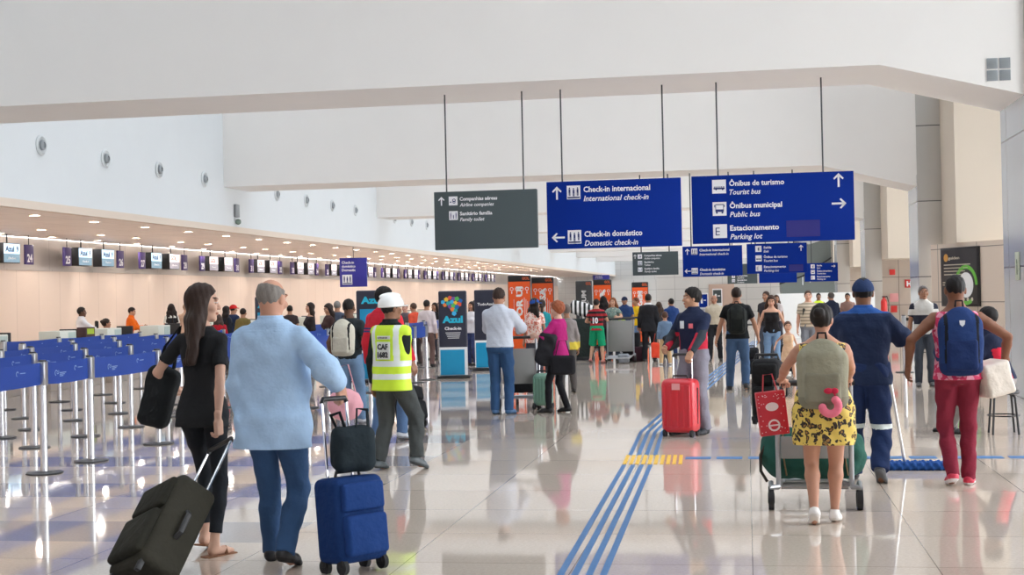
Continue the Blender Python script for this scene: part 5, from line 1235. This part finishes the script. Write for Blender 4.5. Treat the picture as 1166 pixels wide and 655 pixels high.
mg = person((g.x, g.y), 68, PY(630, 343, y7).z, 'person with curly red hair in a magenta top and black trousers', sex='f', skin=(214, 172, 150), lod=0, wide=1.04, feet=((-.08, .12, 0, 5), (.08, -.08, 4, -4)), head=(6, 4),
            hands=({'l': (-.10, .30, 1.05), 'hint': (-.8, -.8, -.5), 'fd': (.3, 1, 0)}, {'l': (.16, .26, 1.02), 'hint': (.6, -1, -.4)}), top=dict(col=(168, 34, 108), sleeve='short', slen=1.0, hem=-.12, e=.02, sw=1.2), bottom=dict(col=(30, 30, 34), slim=.85, e=.006), shoes=(26, 26, 28), hair=('curly', (150, 84, 56)))
soft_bag('dark_coat', 'dark coat hanging over the arm of the person in magenta', PY(622, 398, y7-.12), (.12, .10, .22), (38, 38, 42), Ry(12), cat='coat', v=.012, wr=.016)
hb = PY(641, 416, y7-.22)
soft_bag('handbag', 'large black handbag carried by the person in magenta', hb, (.17, .06, .13), (32, 32, 36), None, strap=[[hb+Vector((-.1, 0, .12)), hb+Vector((-.05, .05, .33)), hb+Vector((.04, .05, .33)), hb+Vector((.1, 0, .12))]])
suitcase('green hard suitcase standing beside the person in magenta', G(619, 466), (0, 0, 1), (-.3, -1, 0), .26, .22, .46, (116, 158, 138), 'hard', ext=.30, wheels=4)
pt = PY(608, 344, 25.5)
person((pt.x, 25.5), 175, 1.56, 'person with a blue cap in a pink dotted blouse before the orange totems', sex='f', skin=(168, 124, 100), lod=1, top=dict(col=spots('dotted_cloth', (228, 206, 196), (206, 110, 90), (206, 110, 90), 30), sleeve='short', hem=-.12), bottom=dict(col=(60, 60, 70)), hair=('bob', (40, 30, 26), ('cap', (42, 82, 160))), head=(150, 0))
stand(617, 351, 28, 10, 'person in a teal top standing behind the blue cap', h=1.52, sex='f', top=dict(col=(40, 140, 150), sleeve='short'), bottom=dict(col=(60, 60, 66)), hair=('tail', (50, 36, 30)))
stand(645, 355, 23, 20, 'person in pale grey and yellow half hidden by the magenta top', h=1.45, sex='f', top=dict(col=(150, 142, 140), sleeve='long', hem=-.1, paint=([cloth(212, 190, 70)], lambda X, Y, Z: ((Z < .06) & (X > .02)).astype(int))), bottom=dict(col=(90, 86, 84)), hair=('short', (120, 110, 104)))
# 6 --- man with the red suitcase
g = G(792, 494); y8 = g.y-.05
def ppoly(X, Y, Z):
    m = np.zeros(len(X), int); ax = np.abs(X); m[(ax > .215) & (Z < .30)] = 1; m[(ax > .125) & (Z < .27) & (Z > -.12) & (ax <= .215)] = 2; return m
hw_ = PY(785, 405, y8-.34)
rm = person((g.x, g.y), 146, PY(786, 328, g.y).z, 'person in a navy and red polo resting a hand on a red suitcase', skin=(188, 142, 114), lod=0, wide=1.06, head=(-44, 0), feet=((-.11, -.04, 0, 12), (.12, .05, 0, -12)),
            hands=({'w': hw_, 'hint': (-.8, -.6, -.3), 'fd': (.05, .5, -.9), 'pn': (.2, -.2, -1), 'curl': .8}, {'l': (.21, .25, .98), 'hint': (.8, -1, -.3), 'curl': .6}),
            top=dict(col=(34, 42, 68), sleeve='long', hem=-.03, collar=1, e=.016, paint=([cloth(52, 58, 66), cloth(196, 44, 66)], ppoly)), bottom=dict(col=(136, 134, 146), e=.022, wr=.008), shoes=(40, 42, 48), hair=('short', (26, 22, 20), .016))
o = MB().box((-.028, -.004, 0), (.028, 0, .085), .002).build('badge', plain(220, 228, 232, .4), rm['root']); o.matrix_local = follow(rm) @ Matrix.Translation((.045, .148, .30)) @ Matrix.Rotation(math.pi, 4, 'Z')
o = MB().box((-.03, -.004, 0), (.03, 0, .055), .002).build('chest_patch', plain(230, 110, 120, .5), rm['root']); o.matrix_local = follow(rm) @ Matrix.Translation((-.075, .146, .30)) @ Matrix.Rotation(math.pi, 4, 'Z')
suitcase('large red hard suitcase standing on the guidance lines', G(776, 497), (0, 0, 1), (-.34, -.94, 0), .40, .25, .60, (206, 34, 48), 'hard', ext=.24, wheels=4, sticker=(232, 160, 160), wheelz=.045, hw=.56)
# 7 --- man in black T-shirt
g = G(841, 444)
kb = person((g.x, g.y), 0, PY(843, 327, g.y).z, 'person in a black T-shirt and jeans with a black backpack, walking away', skin=(190, 140, 112), lod=0, wide=1.06, feet=((-.14, .10, 0, 8), (.12, -.10, 14, -6)), hands=({'l': (-.34, .02, .82)}, {'l': (.33, .14, .86), 'hint': (1, -1, 0)}),
            top=dict(col=(32, 34, 36), sleeve='short', hem=-.07), bottom=dict(col=(72, 98, 132), e=.016), shoes=(34, 34, 38), hair=('short', (50, 38, 32)))
backpack(kb, 'dark backpack on the person walking away in a black T-shirt', (44, 48, 46), (36, 40, 38), w=.145, hgt=.24, dep=.075, lod=0)
# 8 --- woman in black top, little girl, man behind
tk = stand(878, 342, 27, 182, 'person in a black strappy top and jeans facing the camera', h=1.52, sex='f', lod=1, skin=(206, 158, 132), head=(0, 18), top=dict(col=(30, 28, 30), sleeve='none', hem=-.03, neck=.43), bottom=dict(col=(112, 140, 172), slim=.9), hair=('longwave', (62, 42, 32)), hands=({'l': (-.28, .05, .80)}, {'l': (.26, .10, .80)}))
stand(872, 332, 33, 150, 'person in a dark shirt behind the strappy top', lod=2, top=dict(col=(52, 50, 54), sleeve='short'), bottom=dict(col=(70, 74, 84)), hair=('short', (60, 44, 36)))
a = PY(897, 369, 25.5)
person((a.x, 25.5), 185, a.z, 'little girl in a pale peach dress holding a hand', sex='f', skin=(208, 160, 132), lod=1, headscale=1.35, top=dict(col=(226, 190, 156), sleeve='none', skirt=.22, hem=-.38, neck=.46), hair=('short', (90, 60, 44), ), hands=({'l': (-.22, .0, .42)}, {'l': (.24, .02, .60)}), shoes=(220, 200, 190))
b = G(868, 428); suitcase('upright black case at the hand of the strappy top', Vector((tk['root'].location.x-.42, 26.7, 0)), (0, 0, 1), (0, -1, 0), .34, .22, .50, (36, 36, 40), ext=.40, wheels=4, lod=1)
suitcase('black case standing between the strappy top and the girl', Vector((tk['root'].location.x+.24, 27.45, 0)), (0, 0, 1), (0, -1, 0), .34, .22, .52, (30, 30, 34), ext=.0, wheels=4, lod=1)
# 9 --- leopard dress and trolley
g = G(935, 597); y9 = g.y
lx = .52
lp_ = person((lx-.02, y9), -3, 1.50, 'person in a yellow leopard print dress pushing a loaded trolley', sex='f', skin=(190, 140, 116), lod=0, wide=1.34, head=(-12, 0), legw=1.14, lean=3,
             feet=((-.075, -.08, 30, 3), (.06, .06, 6, -4)), hands=({'w': Vector((.22, y9+.42, .94)), 'hint': (-1.3, -.6, -.2), 'fd': (.2, 1, -.1), 'pn': (0, -.1, -1), 'curl': .8}, {'w': Vector((.70, y9+.42, .94)), 'hint': (1.2, -.6, -.3), 'fd': (-.1, 1, -.1), 'pn': (0, -.1, -1), 'curl': .8}),
             top=dict(col=LEO, sleeve='none', skirt=.232, hem=-.315, neck=.49, e=.012, name='dress', wr=.006), shoes=(236, 232, 228), sole=(220, 216, 210), hair=('bun', (34, 28, 26)))
br_, c0, Rb = backpack(lp_, 'olive grey backpack worn over the leopard print dress', (146, 142, 122), (132, 128, 110), w=.165, hgt=.235, dep=.075, z=.24, lod=0, trim=(150, 146, 128), strap=(150, 146, 128))
cw = Vector(br_.location)+Vector((.03, -.30, c0[2]-.20))
t = empty('neck_pillow', cw); tag(t, 'pink crescent pillow hanging from the olive grey backpack', 'pillow')
MB().tube([Vector((.052*math.cos(a), -.0, .052*math.sin(a)))+Vector((0, 0, 0)) for a in np.linspace(rad(-170), rad(50), 14)], .027, seg=12).ball((.0335, 0, .040), .027).ball((-.051, 0, -.009), .027).build('cushion', cloth(232, 120, 140), t)
MB().tube([(.04, .01, .06), (.0, .02, .12), (-.01, .04, .17)], .008).build('cord', cloth(190, 40, 70), t); MB().ball((-.01, .0, .10), (.03, .015, .02)).ball((.03, .0, .10), (.025, .015, .02)).build('bow', cloth(200, 46, 74), t)
tr_ = trolley('luggage trolley pushed by the person in the leopard print dress', (.46, y9+.54), 0, w=.52, hh=.93, L=.90, wo=.055, pz=(.38, .54))
soft_bag('duffel_bag', 'big dark green duffel bag lying across the leopard dress trolley', Vector((.46, y9+.93, .385)), (.385, .22, .19), (42, 86, 76), None, rnd=.17, v=.012, wr=.012)
du = bpy.data.objects['duffel_bag']
for x in (-.22, .0, .22):
    MB().tube([(x+.02, -.228, -.14), (x, -.238, .0), (x, -.19, .15), (x, .0, .20)], .02, flat=(.006, .03)).build('band', cloth(120, 98, 70), du)
MB().tube([(-.34, -.12, .08), (-.385, -.15, .0), (-.385, -.15, -.12), (-.34, -.14, -.2)], .012).build('end_loop', cloth(60, 56, 50), du)
suitcase('narrow black case standing upright on the leopard dress trolley', Vector((.14, y9+.95, .60)), (0, 0, 1), (-.2, -1, 0), .22, .20, .46, (40, 40, 42), ext=.0, wheels=4, lod=1, wheelz=.03)
rb = PY(879, 470, y9+.20); t = empty('gift_bag', rb); tag(t, 'red dotted gift bag hanging from the hand on the trolley bar', 'bag'); t.rotation_euler = (0, rad(-6), rad(6))
MB().box((-.10, -.045, -.155), (.10, .045, .15), .006).build('bag_body', spots('red_dots', (196, 34, 48), (232, 200, 200), (232, 200, 200), 60) if False else mat('gift_red', srgb(200, 34, 50), .4, noise=.08), t)
W = Writing(); random.seed(5)
for _ in range(46):
    x, z = random.uniform(-.09, .09), random.uniform(-.145, .14)
    if abs(x) > .05 or abs(z) > .09: W.disc(x, z, .0035, 6)
W.disc(0, .045, .045, 24, ry=.03); W.ring(0, -.085, .030, .042, 20); W.rect(-.035, -.09, .035, -.08); W.build('print', mat('print_pale', srgb(236, 214, 214), .5), t, y=-.046)
MB().tube([(-.05, -.03, .15), (-.03, -.02, .27), (.03, -.02, .27), (.05, -.03, .15)], .005).build('cord_handle', plain(200, 60, 70), t)
# 10 --- cleaner in navy with the mop
g = G(988, 549); yA = g.y
nv = person((g.x, g.y), -8, 1.70, 'cleaner in navy uniform and navy cap pushing a flat mop', skin=(128, 88, 66), lod=0, wide=1.16, head=(4, 2), feet=((-.12, .16, 0, 6), (.11, -.10, 38, -6)),
            hands=({'l': (-.14, .36, 1.06), 'hint': (-1, -.5, -.6), 'curl': .9}, {'w': PY(1016, 383, yA+.30), 'hint': (1, -.9, -.7), 'curl': .9, 'fd': (-.2, .9, .4)}), top=dict(col=(34, 46, 74), sleeve='short', slen=.9, hem=-.10, collar=1, e=.024, sw=1.25, wr=.008, paint=([cloth(44, 84, 150)], lambda X, Y, Z: (Z > .505).astype(int))),
            bottom=dict(col=(34, 50, 88), e=.026, wr=.009, band=(.47, mat('reflective_tape', srgb(200, 205, 205), .4)), waist=.09), shoes=(62, 62, 66), sole=(96, 96, 98), hair=('short', (26, 22, 22), .008, ('cap', (40, 56, 92))))
m0, m1 = G(1010, 536), G(1076, 532)
t = empty('mop', (0, 0, 0)); tag(t, 'wide blue flat mop on the floor beside the cleaner in navy', 'mop')
F = Field(); F.ell(((m0.x+m1.x)/2-.02, m0.y+.08, .035), ((m1.x-m0.x)/2+.05, .10, .034), None, .01, box=True, rnd=.03); F.post.append(lambda P: .012*np.sin(95*P[0])*np.sin(60*P[1]+40*P[2]))
link_mesh('mop_head', np_mesh('mop_head', [F.mesh(.009)]), cloth(36, 76, 140), t)
MB().cyl((m0.x+.16, m0.y+.08, .06), (nv['root'].location.x+.18, yA+.52, 1.28), .014, seg=10).build('mop_handle', STEEL, t)
# 11 --- tank top, navy backpack
g = G(1096, 554); yB = g.y
wbx = PY(1129, 431, yB+.06)
tm = person((g.x-.02, g.y), 0, 1.70, 'person in burgundy trousers and pink tank top with a navy backpack', skin=(126, 82, 60), lod=0, wide=1.03, head=(0, 2), feet=((-.06, -.04, 14, 3), (.085, .10, 0, -10)),
            hands=({'w': PY(1034, 418, yB), 'hint': (-1, -1, 0), 'curl': .4}, {'w': PY(1143, 414, yB+.12), 'hint': (1.4, -.5, .2), 'fd': (-.4, .6, -.7), 'curl': .5}), top=dict(col=spots('pink_print', (204, 46, 92), (226, 150, 170), (226, 150, 170), 22), sleeve='none', hem=-.06, neck=.50),
            bottom=dict(col=(130, 40, 58), slim=.90, e=.012, wr=.008), shoes=(206, 52, 78), sole=(226, 220, 220), hair=('buzz', (28, 24, 24)))
bb, c0, Rb = backpack(tm, 'navy backpack on the person in burgundy trousers', (34, 56, 104), (28, 46, 90), w=.165, hgt=.27, dep=.085, z=.255, lod=0, trim=(26, 28, 34), strap=(50, 62, 96))
o = MB().prism([(-.022, .022), (.022, .022), (.018, -.01), (0, -.028), (-.018, -.01)], -.002, .002, 'Y').build('emblem', plain(214, 218, 222), bb); o.location = Vector(c0)+Vector((0, -.108, .15))
soft_bag('white_box', 'white wrapped box carried under the arm beside the navy backpack', wbx, (.115, .14, .135), (226, 216, 204), Rz(20)@Ry(-14), cat='box', rnd=.025, wr=.004, v=.008)
# 12 --- person in white polo; seated person
stand(1051, 326, 23.6, 178, 'person in a white polo with a navy band facing the camera', lod=1, skin=(170, 124, 98), wide=1.05, head=(10, -8), top=dict(col=(222, 220, 214), sleeve='short', hem=-.04, collar=1, paint=([cloth(48, 52, 66)], lambda X, Y, Z: (((Z > .14) & (Z < .30)) | ((np.abs(X) > .16) & (Z > .40))).astype(int))), bottom=dict(col=(70, 76, 86)), hair=('short', (110, 104, 100)), shoes=(90, 90, 92))
g = G(1143, 494); sx_, sy_ = g.x, g.y+.0
t = empty('stool', (sx_, sy_, 0)); tag(t, 'black round stool with four legs under the seated person', 'stool'); MB().lathe([(.15, .43), (.165, .435), (.17, .45), (.165, .47), (.15, .475)], 28).build('seat', BLACKP, t)
for a in (45, 135, 225, 315):
    c, s_ = math.cos(rad(a)), math.sin(rad(a)); MB().tube([(c*.09, s_*.09, .44), (c*.15, s_*.15, .40), (c*.19, s_*.19, .0)], .012, seg=8).build('leg', BLACKP, t)
MB().tube([(.165*math.cos(a), .165*math.sin(a), .2) for a in np.linspace(0, 2*math.pi, 25)[:-1]], .007, closed=True, seg=6).build('foot_ring', BLACKP, t)
def navred(X, Y, Z):
    m = np.zeros(len(X), int); m[(np.abs(X) > .13) & (Y < .02) & (Z < .34)] = 1; return m
person((sx_, sy_), 78, 1.72, 'seated person in a navy and red polo on a black stool', skin=(150, 106, 82), lod=1, lean=14, sit=(0, 0, .60), head=(-4, 12), feet=((-.10, .34, 0, 5), (.10, .56, 0, -4)), wide=1.06,
       hands=({'l': (-.10, .46, .66), 'hint': (-1, -.4, -.3)}, {'l': (.08, .42, .66), 'hint': (1, -.4, -.3)}), top=dict(col=(36, 42, 66), sleeve='short', slen=.8, hem=-.04, collar=1, e=.02, paint=([cloth(208, 44, 66)], navred)), bottom=dict(col=(150, 144, 140), e=.016), shoes=(36, 36, 38), hair=('short', (26, 22, 22), .013))
# 13 --- people in the middle distance on the right
s15 = stand(920, 331, 30, 182, 'person in a beige striped shirt facing the camera by the white hoarding', lod=1, wide=1.1, belly=.03, skin=(206, 158, 134), top=dict(col=stripes('beige_stripes', (196, 180, 156), (140, 128, 112), .07, 'Z', .6), sleeve='short', hem=-.04), bottom=dict(col=(120, 122, 128)), hair=('short', (70, 52, 42)), hands=({'l': (-.12, .3, 1.0)}, None))
MB().tube([Vector(s15['tl'](-.09, -.10, .47)), Vector(s15['tl'](-.10, .02, .50)), Vector(s15['tl'](-.11, .13, .38)), Vector(s15['tl'](-.12, .12, .2))], .01, flat=(.006, .025)).tube([Vector(s15['tl'](.09, -.10, .47)), Vector(s15['tl'](.10, .02, .50)), Vector(s15['tl'](.11, .13, .38)), Vector(s15['tl'](.12, .12, .2))], .01, flat=(.006, .025)).build('shoulder_straps', BLACKP, s15['root'])
stand(932, 334, 44, 185, 'person in a yellow-green vest beyond the striped shirt', top=dict(col=(200, 222, 60), sleeve='none'), bottom=dict(col=(60, 60, 66)), skin=(130, 92, 72))
stand(946, 333, 36, 30, 'person in a dark navy jacket with their back turned by the hoarding', top=dict(col=(40, 48, 70), sleeve='long', collar=1), bottom=dict(col=(60, 66, 80)), wide=1.1, hair=('short', (90, 84, 80)))
stand(965, 334, 40, 170, 'person mostly hidden behind the cleaner with the cap', top=dict(col=(150, 120, 110), sleeve='short'), bottom=dict(col=(70, 70, 80)))
stand(884, 336, 40, 190, 'person in a pale top beyond the strappy top', top=dict(col=(190, 180, 178), sleeve='short'), bottom=dict(col=(70, 70, 80)), sex='f', hair=('long', (80, 60, 50)))
# tan shirt man, suit man and the cluster round the trolleys
t16 = stand(813, 336, 33, 180, 'person in a tan shirt and black trousers facing the camera', lod=1, skin=(168, 120, 96), wide=1.05, top=dict(col=(184, 172, 152), sleeve='rolled', hem=.02, collar=1), bottom=dict(col=(34, 34, 38)), shoes=(30, 30, 32), hair=('bald', (96, 90, 86)), feet=((-.12, 0, 0, 8), (.12, .05, 0, -8)))
back_writing(t16, [('II', .02, .30, .07, .02)], .135, 'glasses', BLACKP, front=True)
stand(738, 335, 33.2, -6, 'person in a black suit with their back to the camera', lod=1, skin=(150, 108, 84), wide=1.04, top=dict(col=(36, 36, 40), sleeve='long', hem=-.17, e=.022, paint=([cloth(224, 224, 226)], lambda X, Y, Z: (Z > .525).astype(int)), collar=1, wr=.004), bottom=dict(col=(34, 34, 38), e=.016), shoes=(24, 24, 26), hair=('short', (36, 30, 28)), feet=((-.12, 0, 0, 4), (.12, 0, 0, -4)))
c1_ = stand(757, 362, 31.5, 10, 'child in a grey blue shirt and beige trousers beside the black suit', h=1.16, lod=1, headscale=1.2, top=dict(col=(104, 126, 152), sleeve='long', hem=-.08, box=.16), bottom=dict(col=(204, 172, 130)), hair=('short', (80, 56, 44)), shoes=(200, 200, 200))
stand(750, 344, 34.8, 20, 'person with long hair and a black backpack behind the child', sex='f', top=dict(col=(64, 64, 70), sleeve='short'), bottom=dict(col=(40, 44, 60)), hair=('long', (70, 52, 42)))
stand(764, 340, 35.5, 30, 'person in a blue shirt behind the man with the red suitcase', top=dict(col=(40, 66, 120), sleeve='short', collar=1), bottom=dict(col=(44, 60, 100)), wide=1.1, hair=('short', (34, 30, 30)))
soft_bag('tote_bag', 'orange red tote bag at the knee of the black suit', PY(747, 399, 32.6), (.11, .05, .18), (226, 76, 52), None, v=.014, strap=[[PY(744, 392, 32.6), PY(746, 380, 32.6), PY(749, 380, 32.6), PY(750, 392, 32.6)]])
soft_bag('shoulder_bag', 'big black shoulder bag on the child in grey blue', PY(767, 388, 31.2), (.20, .10, .18), (36, 36, 40), Ry(-25), v=.016)
# football shirt and neighbours
FLA = stripes('football_shirt', (160, 30, 40), (30, 26, 28), .11, 'Z', .5)
fb = stand(679, 342, 32.8, -8, 'young person in a red and black football shirt and green shorts', h=1.50, lod=0, skin=(196, 150, 122), top=dict(col=FLA, sleeve='short', hem=-.06, box=.16), bottom=dict(kind='shorts', col=(24, 150, 104), len=1.0, e=.022), hair=('short', (34, 28, 26)), feet=((-.16, -.04, 12, 6), (.12, .0, 0, -6)), shoes=(190, 120, 110), hands=({'l': (-.2, .2, .95)}, {'l': (.16, .30, 1.02)}))
back_writing(fb, [('10', 0, .14, .16, .15)], -.152, 'number', SW)
stand(687, 341, 34.6, 0, 'person with dark hair hidden behind the football shirt', sex='f', h=1.56, top=dict(col=(60, 40, 44), sleeve='short'), bottom=dict(col=(60, 60, 70)), hair=('longwave', (26, 22, 22)))
pw = stand(698, 345, 34.0, 170, 'person with wavy hair in a flowered blouse leaning on a trolley', h=1.52, sex='f', lod=1, skin=(206, 160, 134), top=dict(col=spots('flower_cloth', (120, 140, 130), (60, 90, 90), (220, 210, 190), 20), sleeve='short'), bottom=dict(col=(60, 66, 80)), hair=('longwave', (130, 80, 52)), hands=({'l': (-.2, .36, 1.05)}, {'l': (.2, .36, 1.05)}))
stand(711, 338, 36, 175, 'person in a navy polo and navy cap near the trolleys', lod=1, top=dict(col=(44, 66, 112), sleeve='short', collar=1), bottom=dict(col=(50, 60, 90)), hair=('short', (40, 34, 32), .008, ('cap', (40, 48, 74))), wide=1.1)
stand(724, 346, 37.2, 120, 'person in a bright yellow shirt beside the navy cap', h=1.5, top=dict(col=(240, 196, 40), sleeve='short'), bottom=dict(col=(110, 140, 180)), hair=('short', (110, 60, 40)), sex='f')
stand(706, 362, 35.4, 178, 'child in a lime top standing under the navy cap', h=1.15, headscale=1.2, top=dict(col=(160, 186, 80), sleeve='short'), bottom=dict(col=(70, 70, 80)))
p = PY(699, 400, 32.6); trolley('trolley with a large grey board before the flowered blouse', (p.x+.12, 33.1), 180, w=.62, pz=(.25, .98))
p = PY(722, 400, 34.6); trolley('trolley piled with black bags before the yellow shirt', (p.x, 34.4), 8, w=.60, panel=False)
for i, (px, py, r, lab, Y) in enumerate(((718, 388, (.24, .18, .20), 'black holdall on the trolley before the yellow shirt', 34.9), (719, 400, (.2, .2, .15), 'black bag under the holdall by the yellow shirt', 33.7), (728, 399, (.16, .14, .17), 'dark round rucksack next to the black suit', 33.4), (710, 404, (.13, .1, .11), 'small grey bag on the floor by the grey trolley board', 32.4))):
    c_ = PY(px, py, Y); 
    if i in (1, 2, 3): c_.z = r[2]+.005
    soft_bag('holdall', lab, c_, r, [(34, 34, 38), (30, 30, 34), (60, 34, 44), (130, 134, 140)][i], None, v=.016, cat='bag')
p = PY(662, 400, 34.6); t = empty('luggage_stack', (p.x, 34.4, 0)); tag(t, 'tall dark green travel crate carrying a striped bundle', 'crate')
MB().box((-.30, -.2, .06), (.30, .25, 1.02), .03, 3).build('crate', cloth(48, 56, 54), t); MB().box((-.32, -.22, .0), (.32, .27, .08), .01).build('base', BLACKP, t)
c_ = PY(663, 357, 34.5); t = soft_bag('striped_bundle', 'black and white striped bundle on top of the dark crate', Vector((c_.x, 34.45, 1.25)), (.30, .16, .17), (230, 230, 230), Ry(18), v=.014, rnd=.1, cat='bundle', wr=.012)
t.children[0].data.materials.clear(); t.children[0].data.materials.append(stripes('bw_stripes', (235, 235, 235), (26, 28, 28), .11, 'X', .5))
# 14 --- agents behind the desks
def px_(px, py, X): return PX(px, py, X)
def agent(px, yh, X, heading, label, **k):
    p = PX(px, yh, X); k.setdefault('lod', 1); hh = k.pop('h', None) or p.z
    return person((X, p.y, 0), heading, hh, label, **k)
agent(93, 350, -14.5, -50, 'desk agent in a white shirt standing behind the cream cabinet', skin=(110, 76, 58), top=dict(col=(228, 226, 230), sleeve='rolled', collar=1, hem=0), bottom=dict(col=(40, 40, 50)), hair=('short', (30, 26, 24)), head=(-20, 0), hands=(None, {'l': (.2, .4, 1.05)}))
agent(146, 350, -15.2, -60, 'desk agent in an orange shirt leaning over towards a colleague', skin=(188, 142, 116), lean=10, top=dict(col=(240, 112, 30), sleeve='long', collar=1, hem=0), bottom=dict(col=(40, 40, 50)), hair=('short', (40, 32, 30)), head=(-20, 8), hands=({'l': (-.45, .3, 1.0), 'hint': (-1, 0, 1)}, {'l': (.2, .35, 1.05)}))
q = PX(121, 371, -14.2)
person((-14.2, q.y), -50, 1.62, 'seated desk agent in a white blouse with hair tied back', sex='f', skin=(170, 122, 98), lod=1, sit=(0, 0, .56), feet=((-.1, .42, 0, 0), (.1, .42, 0, 0)), top=dict(col=(226, 222, 220), sleeve='short'), bottom=dict(col=(40, 40, 50)), hair=('bun', (50, 38, 32)), hands=({'l': (-.1, .38, .82)}, {'l': (.12, .38, .9)}))
agent(195, 356, -14.3, 40, 'desk agent with long dark hair and black waistcoat', sex='f', skin=(200, 156, 132), h=1.60, top=dict(col=(224, 222, 214), sleeve='short', paint=([cloth(40, 40, 44)], lambda X, Y, Z: ((np.abs(X) < .13) & (Z < .42)).astype(int))), bottom=dict(col=(36, 36, 40)), hair=('long', (40, 30, 28)))
agent(212, 356, -14.3, 0, 'desk agent half hidden behind the long dark hair', skin=(200, 160, 140), top=dict(col=(200, 170, 150), sleeve='short'), bottom=dict(col=(60, 60, 66)), hair=('short', (170, 140, 120)), h=1.6, lod=2)
# queueing crowd, each of them placed between the belts
def q_(px, yh, Y, heading, label, **k): return stand(px, yh, Y, heading, label, **k)
q_(258, 353, 31.6, -40, 'person in a dark jacket at the desks beside the red cap', h=1.52, sex='f', top=dict(col=(36, 40, 50), sleeve='long'), bottom=dict(col=(40, 40, 44)), hair=('long', (36, 28, 26)))
q_(266, 352, 32.6, -30, 'person in a red cap and dark blue jacket at the desks', h=1.55, top=dict(col=(40, 52, 84), sleeve='long'), bottom=dict(col=(50, 54, 60)), hair=('short', (40, 34, 30), .008, ('cap', (206, 40, 40))))
q_(249, 364, 30.0, 10, 'short person in a red jacket in front of the desks', h=1.34, top=dict(col=(176, 30, 44), sleeve='long'), bottom=dict(col=(60, 50, 50)), hair=('bob', (70, 56, 50)))
q_(277, 357, 31.4, -10, 'person in an olive top between the red jacket and the bald man', h=1.46, top=dict(col=(128, 112, 66), sleeve='long'), bottom=dict(col=(60, 56, 50)), hair=('short', (50, 40, 34)))
q_(353, 349, 29.4, 120, 'person in a black top with dark hair near the domestic check-in box sign', sex='f', h=1.56, lod=1, top=dict(col=(40, 34, 36), sleeve='long', neck=.47), bottom=dict(col=(50, 50, 60)), hair=('longwave', (44, 32, 28)), skin=(196, 146, 120))
q_(374, 351, 27.4, 130, 'person with long dark hair looking down in the queue', sex='f', h=1.54, lod=1, top=dict(col=(70, 50, 48), sleeve='short'), bottom=dict(col=(60, 70, 110)), hair=('longwave', (46, 34, 30)), skin=(206, 156, 126), head=(0, 14))
q_(384, 346, 30.6, 0, 'grey haired person in the queue before the cream backpack', h=1.58, top=dict(col=(70, 78, 96), sleeve='short'), bottom=dict(col=(60, 60, 66)), hair=('short', (120, 116, 112)))
q_(461, 346, 34.6, 160, 'person in glasses and a grey top beyond the red jacket', top=dict(col=(90, 84, 88), sleeve='short'), bottom=dict(col=(60, 60, 70)), hair=('bald', (140, 120, 110)), skin=(206, 156, 136))
q_(474, 348, 33.4, 60, 'person in an orange red shirt bending beside the belts', h=1.5, lean=12, top=dict(col=(214, 84, 60), sleeve='long'), bottom=dict(col=(70, 60, 60)), hair=('short', (80, 60, 50)))
q_(486, 347, 32.2, -10, 'person in a pinkish white shirt standing with their back to us', h=1.56, top=dict(col=(220, 206, 206), sleeve='long'), bottom=dict(col=(110, 86, 80)), hair=('short', (40, 34, 32)))
q_(495, 352, 36.0, 150, 'person in a black top at the counter beside the charcoal totem', sex='f', h=1.48, top=dict(col=(36, 34, 38), sleeve='long'), bottom=dict(col=(60, 60, 70)), hair=('bob', (44, 32, 28)))
q_(501, 350, 38.0, 170, 'person in a red top partly behind the charcoal totem', h=1.5, top=dict(col=(200, 60, 66), sleeve='short'), bottom=dict(col=(60, 60, 70)))
q_(537, 348, 32.6, 150, 'person in a white top between the two charcoal totems', sex='f', h=1.5, lod=1, top=dict(col=(224, 220, 222), sleeve='short'), bottom=dict(col=(60, 70, 110)), hair=('longwave', (40, 30, 28)))
q_(541, 342, 34.8, 160, 'tall person in a brown shirt behind the white top', top=dict(col=(120, 96, 84), sleeve='short'), bottom=dict(col=(60, 60, 70)), hair=('short', (44, 36, 32)))
q_(330, 352, 33.5, 20, 'dark haired person just beyond the shoulder of the bald man', h=1.5, top=dict(col=(60, 50, 50), sleeve='short'), bottom=dict(col=(60, 60, 70)))
